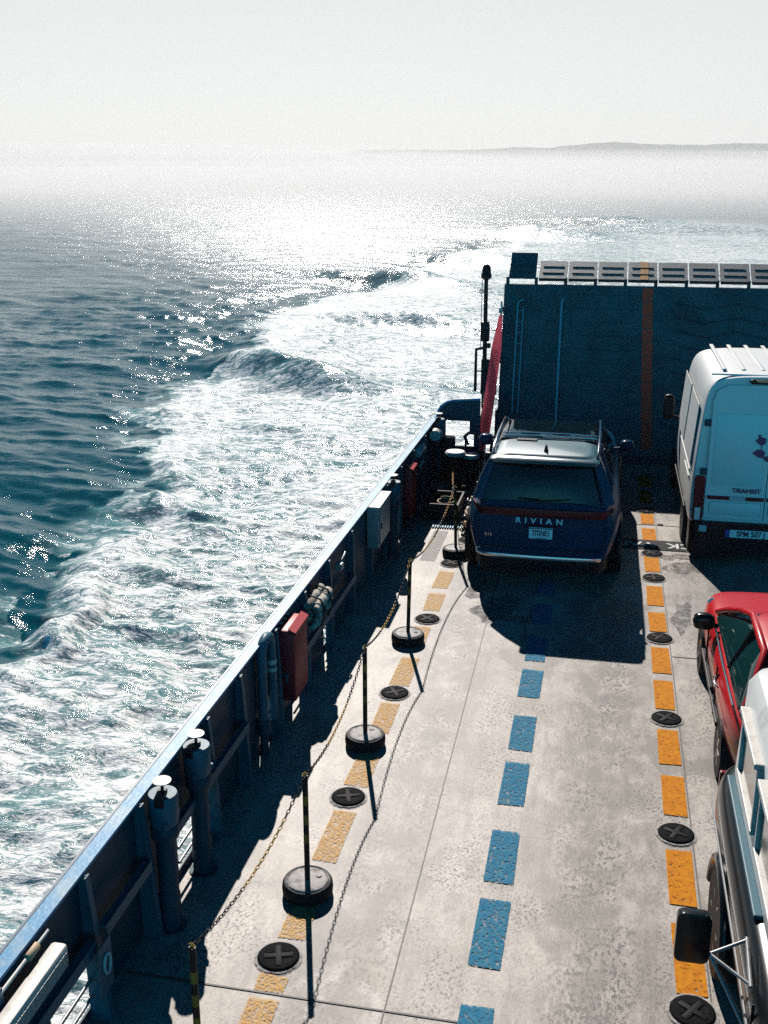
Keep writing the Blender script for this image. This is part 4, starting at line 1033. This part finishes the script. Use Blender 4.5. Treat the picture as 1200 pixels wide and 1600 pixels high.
m_ = MB(); m_.rings([rr(.74, .02, .26, .08, 1.85), rr(.76, .0, .27, .08, 1.895), rr(.72, .03, .27, .08, 1.925)]); m_.build('spoiler', M['suv_roof'], sv, smooth=40)
def wrap_strip(name, z0, z1, mt, parent, xh, yc=-.012, back=.30, bulge=.05):
    m_ = MB(); prev = None
    for i in range(25):
        u = -1 + 2 * i / 24; x = xh * u; ed = max(0, (abs(u) - .86) / .14); y = yc - bulge * (1 - u * u) + back * ed * ed; x = x
        row = [m_.bm.verts.new((x, y, z0)), m_.bm.verts.new((x, y - .008, (z0 + z1) / 2)), m_.bm.verts.new((x, y, z1)), m_.bm.verts.new((x, y + .05, z1)), m_.bm.verts.new((x, y + .05, z0))]
        if prev:
            for j in range(5): m_.bm.faces.new((prev[j], prev[(j + 1) % 5], row[(j + 1) % 5], row[j]))
        else: m_.bm.faces.new(row)
        prev = row
    m_.bm.faces.new(prev[::-1]); return m_.build(name, mt, parent, smooth=40)
wrap_strip('tail_light', 1.105, 1.215, M['lamp_red'], sv, 1.0)
wrap_strip('bumper_trim', .48, .53, M['satin'], sv, .92, -.03, .2, .05)
m_ = MB(); m_.tube([(-.80, -.045, .505), (-.89, -.02, .53), (-.92, .01, .59), (-.86, -.02, .60)], .018, 8); m_.build('trim_hook', M['satin'], sv, smooth=60)
m_ = MB()
for x in (-.90, .90): m_.tube([(x, .012, 1.09), (x * .985, -.008, .85), (x * .95, -.012, .64)], .006, 6)
m_.tube([(x, -.055 + .045 * (x / .86) ** 2, .635) for x in np.linspace(-.86, .86, 13)], .006, 6)
m_.each('shut_line', M['black'], sv)
m_ = MB(); m_.box(-.24, .24, -.052, -.03, .965, .985, bev=.004); m_.build('plate_lamp', M['black'], sv)
MB().tube([(-.05, .03, 1.32), (.22, .0, 1.345), (.40, .035, 1.36)], .009, 6).build('wiper_blade', M['black'], sv)
wrap_strip('lower_bumper', .30, .475, M['black'], sv, .94, -.01, .3, .05)
text('brand_lettering', 'RIVIAN', .112, (-.03, -.062, 1.045), (R(90), 0, 0), M['text_white'], sv, .004, sx=1.12, space=1.85, bold=.002)
text('badge', 'R1S', .07, (-.74, -.022, .80), (R(90), 0, R(-8)), M['satin'], sv, .003)
np_ = MB().box(-.165, .165, -.075, -.06, .79, .955, bev=.004).build('number_plate', M['plate'], sv)
text('plate_text', 'TITINE1', .115, (0, -.078, .872), (R(90), 0, 0), M['text_dark'], np_, .001, sx=.62, bold=.003)
MB().box(-.16, .16, -.077, -.074, .935, .950).build('plate_band', M['text_dark'], np_)
MB().box(-.07, .07, -.077, -.074, .797, .805).build('plate_band', M['text_dark'], np_)
for x in (-1.0, 1.0):
    for y in (1.0, 4.35): wheel(sv, x, y, .44, .30)
    for y in (1.0, 4.35): flare(sv, x * 1.095, y, .50, M['black'], 5, 175)
MB().box(-.88, -.76, .02, .10, .28, .36, bev=.01).build('tow_eye', M['paint_lite'], sv)
m_ = MB(); m_.box(-.1, .62, .35, .60, 1.15, 1.40, bev=.05); m_.build('luggage', M['interior'], sv)

# --- white van
vn = thing('parked_van', (2.50, 16.3, 0), 'tall white panel van parked facing the ramp, right of the dark blue SUV', 'van')
vp = [(0, .34), (.85, .34), (1.02, .40), (1.085, .60), (1.10, 1.0), (1.09, 1.40), (1.055, 1.9), (1.01, 2.45), (.975, 2.66), (.88, 2.83), (.5, 2.875), (0, 2.885)]
def vring(y, sx, zt):
    q_ = []
    for x, z in vp: q_.append((x * sx, z if z < .61 else .6 + (z - .6) * (zt - .6) / 2.285))
    return ringy(q_, y)
m_ = MB(); m_.rings([vring(.03, .93, 2.83), vring(.0, .955, 2.86), vring(.04, .98, 2.885), vring(.3, 1, 2.885), vring(1.2, 1, 2.90), vring(2.4, 1, 2.90), vring(3.2, .995, 2.86), vring(3.7, .98, 2.6), vring(4.3, .96, 1.75), vring(4.5, .95, 1.45), vring(4.9, .90, 1.2), vring(5.1, .84, 1.05)])
m_.build('body', M['white'], vn, smooth=180, subsurf=2)
m_ = MB()
for x in np.arange(-.7, .75, .28): m_.box(x - .03, x + .03, .5, 3.0, 2.875, 2.896, bev=.006)
m_.box(-.92, .92, .1, .16, 2.86, 2.89, bev=.01); m_.each('roof_rib', M['white'], vn, smooth=40)
door = [(-.87, .70), (-.87, 2.50), (-.82, 2.66), (-.68, 2.74), (-.006, 2.76), (-.006, .70)]
for s_ in (1, -1):
    m_ = MB(); m_.poly([(x * s_, -.028, z) for x, z in (door if s_ == 1 else door[::-1])], (0, .05, 0))
    dr_ = m_.build('rear_door', M['white'], vn)
    c0, c1 = (-.80, -.05) if s_ == 1 else (.05, .80)
    m_ = MB(); m_.box(c0, c1, -.036, -.02, 1.22, 2.32, bev=.008); m_.build('panel', M['white'], dr_, smooth=40)
    m_ = MB(); m_.box(c0, c1, -.042, -.02, .76, .96, bev=.015); m_.build('lower_panel', M['white'], dr_, smooth=40)
    for z in (2.17, 1.42): MB().box(s_ * -.93 - .04, s_ * -.93 + .05, -.05, .0, z - .05, z + .05, bev=.012).build('hinge', M['paint'], dr_)
    m_ = MB(); m_.box(s_ * -.56 - .28, s_ * -.56 + .04 , -.052, -.03, 1.0, 1.055, bev=.003); m_.build('reflector_strip', M['lamp_dark'], dr_)
    m_ = MB(); m_.box(s_ * -.40 - .11, s_ * -.40 + .10, -.052, -.03, 1.0, 1.055, bev=.003); m_.build('silver_strip', M['silverrefl'], dr_)
    m_ = MB(); m_.box(s_ * -.15 - .13, s_ * -.15 + .13, -.052, -.03, 1.0, 1.055, bev=.003); m_.build('reflector_strip', M['lamp_dark'], dr_)
    m_ = MB(); m_.rings([[(p[0] + s_ * -.965, p[2] * 0 + yy, p[1] + .97) for p in rr(.075, -.38, .38, .04, 0)] for yy in (.06, -.02, -.045)]); m_.build('tail_lamp', M['lamp_dark'], vn, smooth=40)
    MB().box(s_ * -.965 - .045, s_ * -.965 + .045, -.056, -.04, .66, .86, bev=.01).build('tail_lamp_lens', M['lens'], vn)
door_l = [k for k in COL.objects if k.name.startswith('rear_door')][0]
text('model_lettering', 'TRANSIT', .095, (-.28, -.05, 1.15), (R(90), 0, 0), M['decal'], vn, .003, sx=1.1, bold=.002)
m_ = MB()      # the navy blots of the door decal
random.seed(5)
for cx, cz, a_, b2 in [(-.14, 1.93, .075, .05), (-.15, 1.74, .085, .055), (-.02, 1.66, .07, .04), (.06, 1.88, .06, .09)]:
    m_.poly([(cx + a_ * math.cos(q) * (1 + .2 * math.sin(3 * q + cx * 9)), -.049, cz + b2 * math.sin(q) * (1 + .25 * math.cos(2 * q + cz * 5))) for q in np.linspace(0, 2 * math.pi, 16, endpoint=False)], (0, .004, 0))
m_.box(-.19, -.155, -.049, -.045, 1.97, 2.03); m_.box(-.135, -.125, -.049, -.045, 1.79, 1.88)
m_.build('door_decal', M['decal'], vn)
m_ = MB(); m_.rings([[(x * 1.0, y, z) for x, y, z in rr(1.06, -.10, .45, .14, zz)] for zz in (.14, .22, .60, .64)]); m_.build('rear_bumper', M['black'], vn, smooth=40)
MB().box(-.50, -.36, -.115, -.10, .165, .195, bev=.004).build('bumper_reflector', M['lamp_red'], vn)
MB().box(-.93, -.81, -.115, -.06, .49, .60, bev=.02).build('tow_cover', M['silverrefl'], vn)
np2 = MB().box(-.47, .10, -.125, -.105, .435, .555, bev=.004).build('number_plate', M['plate'], vn)
text('plate_text', 'SPM 507 J', .12, (-.165, -.128, .495), (R(90), 0, 0), M['text_dark'], np2, .001, sx=.85, bold=.003)
MB().box(-.535, -.472, -.127, -.107, .435, .555).build('plate_band', M['eu'], np2); MB().box(.102, .165, -.127, -.107, .435, .555).build('plate_band', M['eu'], np2)
m_ = MB(); m_.box(-.38, .38, -.06, .04, 2.77, 2.84, bev=.02); bl_ = m_.build('high_brake_light', M['black'], vn); MB().box(-.30, .30, -.072, -.058, 2.80, 2.835, bev=.005).build('lens', M['amber'], bl_)
for s_ in (-1, 1):
    m_ = MB(); m_.box(s_ * 1.115 - .012, s_ * 1.115 + .012, .55, 4.0, .62, .70, bev=.008); m_.build('side_moulding', M['black'], vn)
    m_ = MB(); m_.box(s_ * 1.10 - .008, s_ * 1.10 + .012, .35, 2.6, 1.32, 1.36, bev=.006); m_.box(s_ * 1.105 - .008, s_ * 1.105 + .012, .35, 1.3, 1.22, 1.25, bev=.006); m_.each('door_rail', M['white'], vn)
    for y0, y1 in ((.30, 1.75), (1.95, 3.3)):
        quadpatch('side_panel', [(s_ * 1.100, y0, 1.45), (s_ * 1.100, y1, 1.45), (s_ * 1.035, y1, 2.38), (s_ * 1.035, y0, 2.38)], M['white'], vn, 4, 3, (s_ * .012, 0, 0), .012)
    m_ = MB(); m_.rings([rr(q, .08 - q * .7, .08 + q * .7, q * .55, z, dx=s_ * 1.29) for z, q in ((1.44, .05), (1.47, .09), (1.6, .10), (1.78, .10), (1.86, .085), (1.89, .04))]); m_.tube([(s_ * 1.03, .1, 1.45), (s_ * 1.28, .08, 1.5)], .035, 8)
    mm = m_.build('side_mirror', M['black'], vn, smooth=50); mm.location = (0, 3.45, 0)
    g_ = MB().box(s_ * 1.29 - .07, s_ * 1.29 + .07, -.002, .012, 1.52, 1.82, bev=.003).build('mirror_glass', M['black'], mm)
    for y in (1.0, 4.2): wheel(vn, s_ * .98, y, .37, .25)
quadpatch('windscreen', [(.95, 4.32, 1.62), (-.95, 4.32, 1.62), (-.90, 3.62, 2.55), (.90, 3.62, 2.55)], M['glass'], vn, 6, 3, (0, .12, 0))

# --- red hatchback
rc = thing('parked_hatchback', (2.30, 9.15, 0), 'bright red car with black door mirror, parked between white van and black pickup', 'car')
prof = [(0, .28), (.72, .28), (.90, .34), (.965, .52), (.985, .72), (.955, .86), (.90, .94), (.80, .98), (.4, 1.0), (0, 1.01)]
m_ = MB(); m_.rings([ringy(prof, y, sx, 0, sz) for y, sx, sz in [(.04, .80, 1.0), (0, .86, 1.), (.1, .92, 1.), (.5, 1, 1.), (1.4, 1., 1.), (2.6, .99, .985), (3.1, .985, .95), (3.6, .93, .86), (3.85, .84, .78), (3.9, .78, .76)]])
m_.build('body', M['red'], rc, smooth=180, subsurf=2)
m_ = MB(); m_.rings([rr(.885, .10, 2.72, .20, .95), rr(.87, .13, 2.62, .26, 1.02), rr(.76, .28, 1.9, .30, 1.28), rr(.66, .40, 1.45, .30, 1.44)]); m_.build('windows', M['greenglass'], rc, smooth=50)
m_ = MB(); m_.rings([rr(.70, .34, 1.50, .30, 1.435), rr(.69, .34, 1.48, .30, 1.475), rr(.60, .42, 1.38, .28, 1.51), rr(.35, .6, 1.2, .2, 1.52)]); m_.build('roof', M['red'], rc, smooth=40)
m_ = MB()
for s_ in (-1, 1):
    m_.tube([(s_ * .86, 2.62, .98), (s_ * .80, 2.25, 1.16), (s_ * .72, 1.75, 1.36), (s_ * .67, 1.38, 1.47), (s_ * .67, .5, 1.47), (s_ * .78, .22, 1.2), (s_ * .86, .14, .98)], .038, 8)
    pass
m_.each('pillar', M['red'], rc, smooth=60)
m_ = MB()
for s_ in (-1, 1): m_.tube([(s_ * .88, 1.15, .98), (s_ * .70, 1.05, 1.45)], .028, 8)
m_.each('door_pillar', M['black'], rc, smooth=60)
for s_ in (-1, 1):
    MB().tube([(s_ * .925, 2.30, .965), (s_ * .94, 1.3, .985), (s_ * .93, .3, .985)], .012, 8).build('window_trim', M['chrome'], rc, smooth=60)
    m_ = MB(); m_.rings([rr(q, .08 - q * .6, .08 + q * .6, q * .5, z, dx=s_ * 1.05) for z, q in ((.94, .07), (.96, .105), (1.03, .12), (1.09, .105), (1.115, .06))]); m_.tube([(s_ * .90, .1, .97), (s_ * 1.0, .08, .99)], .03, 8)
    mm = m_.build('side_mirror', M['blackpaint_car'], rc, smooth=50); mm.location = (0, 2.12, 0)
    MB().tube([(s_ * .985, 1.05, .80), (s_ * 1.01, 1.10, .81), (s_ * 1.01, 1.24, .81), (s_ * .985, 1.28, .80)], .014, 8).build('door_handle', M['chrome'], rc, smooth=60)
    for y in (.72, 3.1): wheel(rc, s_ * .87, y, .31, .21, M['chrome'])
    m_ = MB()
    for y in (1.32, 2.36): m_.box(s_ * .975 - .006, s_ * .975 + .012, y, y + .006, .36, .90)
    m_.box(s_ * .975 - .02, s_ * .975 + .03, .9, 2.7, .44, .49, bev=.01)
    m_.each('door_trim', M['black'], rc)
for s_ in (-1, 1):
    MB().tube([(s_ * .62, 3.72, .72), (s_ * .78, 3.55, .76), (s_ * .86, 3.3, .82)], .05, 8).build('headlight', M['lens'], rc, smooth=60)

# --- black pickup with camper shell, facing the viewer
tk = thing('parked_pickup', (2.15, 3.0, 0), 'black pickup with white camper shell and wide towing mirror, at the lower right corner', 'pickup truck')
prof = [(0, .42), (.80, .42), (.98, .48), (1.06, .66), (1.075, .86), (1.06, 1.0), (1.0, 1.08), (.9, 1.12), (.4, 1.13), (0, 1.13)]
m_ = MB(); m_.rings([ringy(prof, y, sx, 0, sz) for y, sx, sz in [(-1.2, .8, .95), (-1.15, .9, .98), (-.6, .98, 1.), (0.6, 1, 1.), (2., 1, 1.), (3.4, 1, 1.), (4.6, 1, 1.), (5.0, .985, 1.), (5.2, .93, 1), (5.26, .86, .99)]])
m_.build('body', M['blackpaint_car'], tk, smooth=180, subsurf=2)
m_ = MB(); m_.rings([rr(.95, .35, 2.45, .14, 1.11), rr(.93, .45, 2.43, .16, 1.2), rr(.80, 1.0, 2.38, .16, 1.66)]); m_.build('cab_windows', M['glass'], tk, smooth=50)
m_ = MB(); m_.rings([rr(.82, .98, 2.40, .14, 1.655), rr(.80, 1.0, 2.38, .16, 1.72), rr(.6, 1.2, 2.3, .14, 1.75)]); m_.build('cab_roof', M['blackpaint_car'], tk, smooth=40)
m_ = MB()
for s_ in (-1, 1): m_.tube([(s_ * .93, 2.40, 1.12), (s_ * .81, 2.38, 1.68)], .05, 8); m_.tube([(s_ * .93, .45, 1.14), (s_ * .80, 1.02, 1.68)], .04, 8)
m_.each('cab_pillar', M['blackpaint_car'], tk, smooth=50)
m_ = MB(); m_.rings([rr(.93, 2.50, 4.98, .10, 1.14), rr(.94, 2.48, 5.0, .12, 1.22), rr(.915, 2.5, 4.98, .12, 1.98), rr(.86, 2.55, 4.94, .14, 2.09), rr(.6, 2.8, 4.7, .24, 2.13)]); m_.build('camper_shell', M['capwhite'], tk, smooth=40)
m_ = MB()
for k in range(9): m_.box(-.62 + k * .155 - .01, -.62 + k * .155 + .01, 2.9, 4.65, 2.125, 2.142, bev=.004)
m_.each('shell_roof_rib', M['capwhite'], tk)
for s_ in (-1, 1):
    for y0, y1 in ((2.75, 3.62), (3.80, 4.66)):
        f = MB(); xa, xb = s_ * .945, s_ * .925
        f.box(s_ * .915, s_ * .965, y0, y1, 1.33, 1.365, bev=.008); f.box(s_ * .90, s_ * .985, y0, y1, 1.84, 1.885, bev=.008); f.box(s_ * .91, s_ * .96, y0, y0 + .04, 1.365, 1.84, bev=.008); f.box(s_ * .91, s_ * .96, y1 - .04, y1, 1.365, 1.84, bev=.008)
        f_ = f.build('shell_window', M['offwhite'], tk)
        MB().box(s_ * .920, s_ * .938, y0 + .045, y1 - .045, 1.37, 1.835).build('pane', mat('shell_glass', (.10, .11, .11), .08, spec=1., metal=.75), f_)
    m_ = MB(); m_.box(s_ * .965 - .02, s_ * .965 + .045, 3.2, 4.95, 1.095, 1.13, bev=.01); m_.build('bed_rail', M['paint_lite'], tk)  # grey-blue colour paints in the sky reflected on the black bed side
    m_ = MB(); m_.tube([(s_ * 1.055, -1.0, .88), (s_ * 1.085, 0, .90), (s_ * 1.088, 4.9, .90)], .008, 6); m_.build('side_trim', M['grey'], tk)
    for y in (.0, 4.05): wheel(tk, s_ * .97, y, .42, .26, M['chrome']); flare(tk, s_ * 1.075, y, .48, M['blackpaint_car'], 5, 175)
    m_ = MB(); m_.box(s_ * .94 - .06, s_ * .94 + .06, 5.22, 5.28, .62, .98, bev=.015); m_.build('tail_light', M['lamp_red'], tk)
    for y in (2.46, .75): MB().box(s_ * 1.066 - .006, s_ * 1.066 + .012, y, y + .008, .55, 1.06).build('door_seam', M['black'], tk)
# towing mirror
tm_w = Vector((.76, 5.86, 1.17)); c = tm_w - Vector((2.15, 3.0, 0))
for s_ in (-1, 1):
    m_ = MB(); cx = c.x if s_ < 0 else -c.x
    m_.rings([[(p[0] + cx, yy, p[1] + c.z) for p in rr(wx, -wz, wz, .045, 0)] for yy, wx, wz in ((c.y - .03, .085, .155), (c.y - .02, .105, .18), (c.y + .035, .105, .18), (c.y + .05, .095, .17))]);
    mm = m_.build('towing_mirror', M['blackpaint_car'], tk, smooth=40)
    MB().box(cx - .085, cx + .085, c.y + .051, c.y + .056, c.z - .155, c.z + .155).build('mirror_glass', M['chrome'], mm)
    ar = MB(); hub = (cx - s_ * .11, c.y, c.z - .11)
    for q_ in ((s_ * 1.05, c.y + .10, 1.12), (s_ * 1.06, c.y - .22, 1.05), (s_ * 1.07, c.y - .30, .78), (s_ * 1.07, c.y - .05, .70)): ar.tube([hub, q_], .011, 8)
    ar.tube([(s_ * 1.05, c.y + .12, 1.12), (s_ * 1.06, c.y - .24, 1.05)], .014, 8)
    ar.build('mirror_arm', M['grey'], mm, smooth=60)
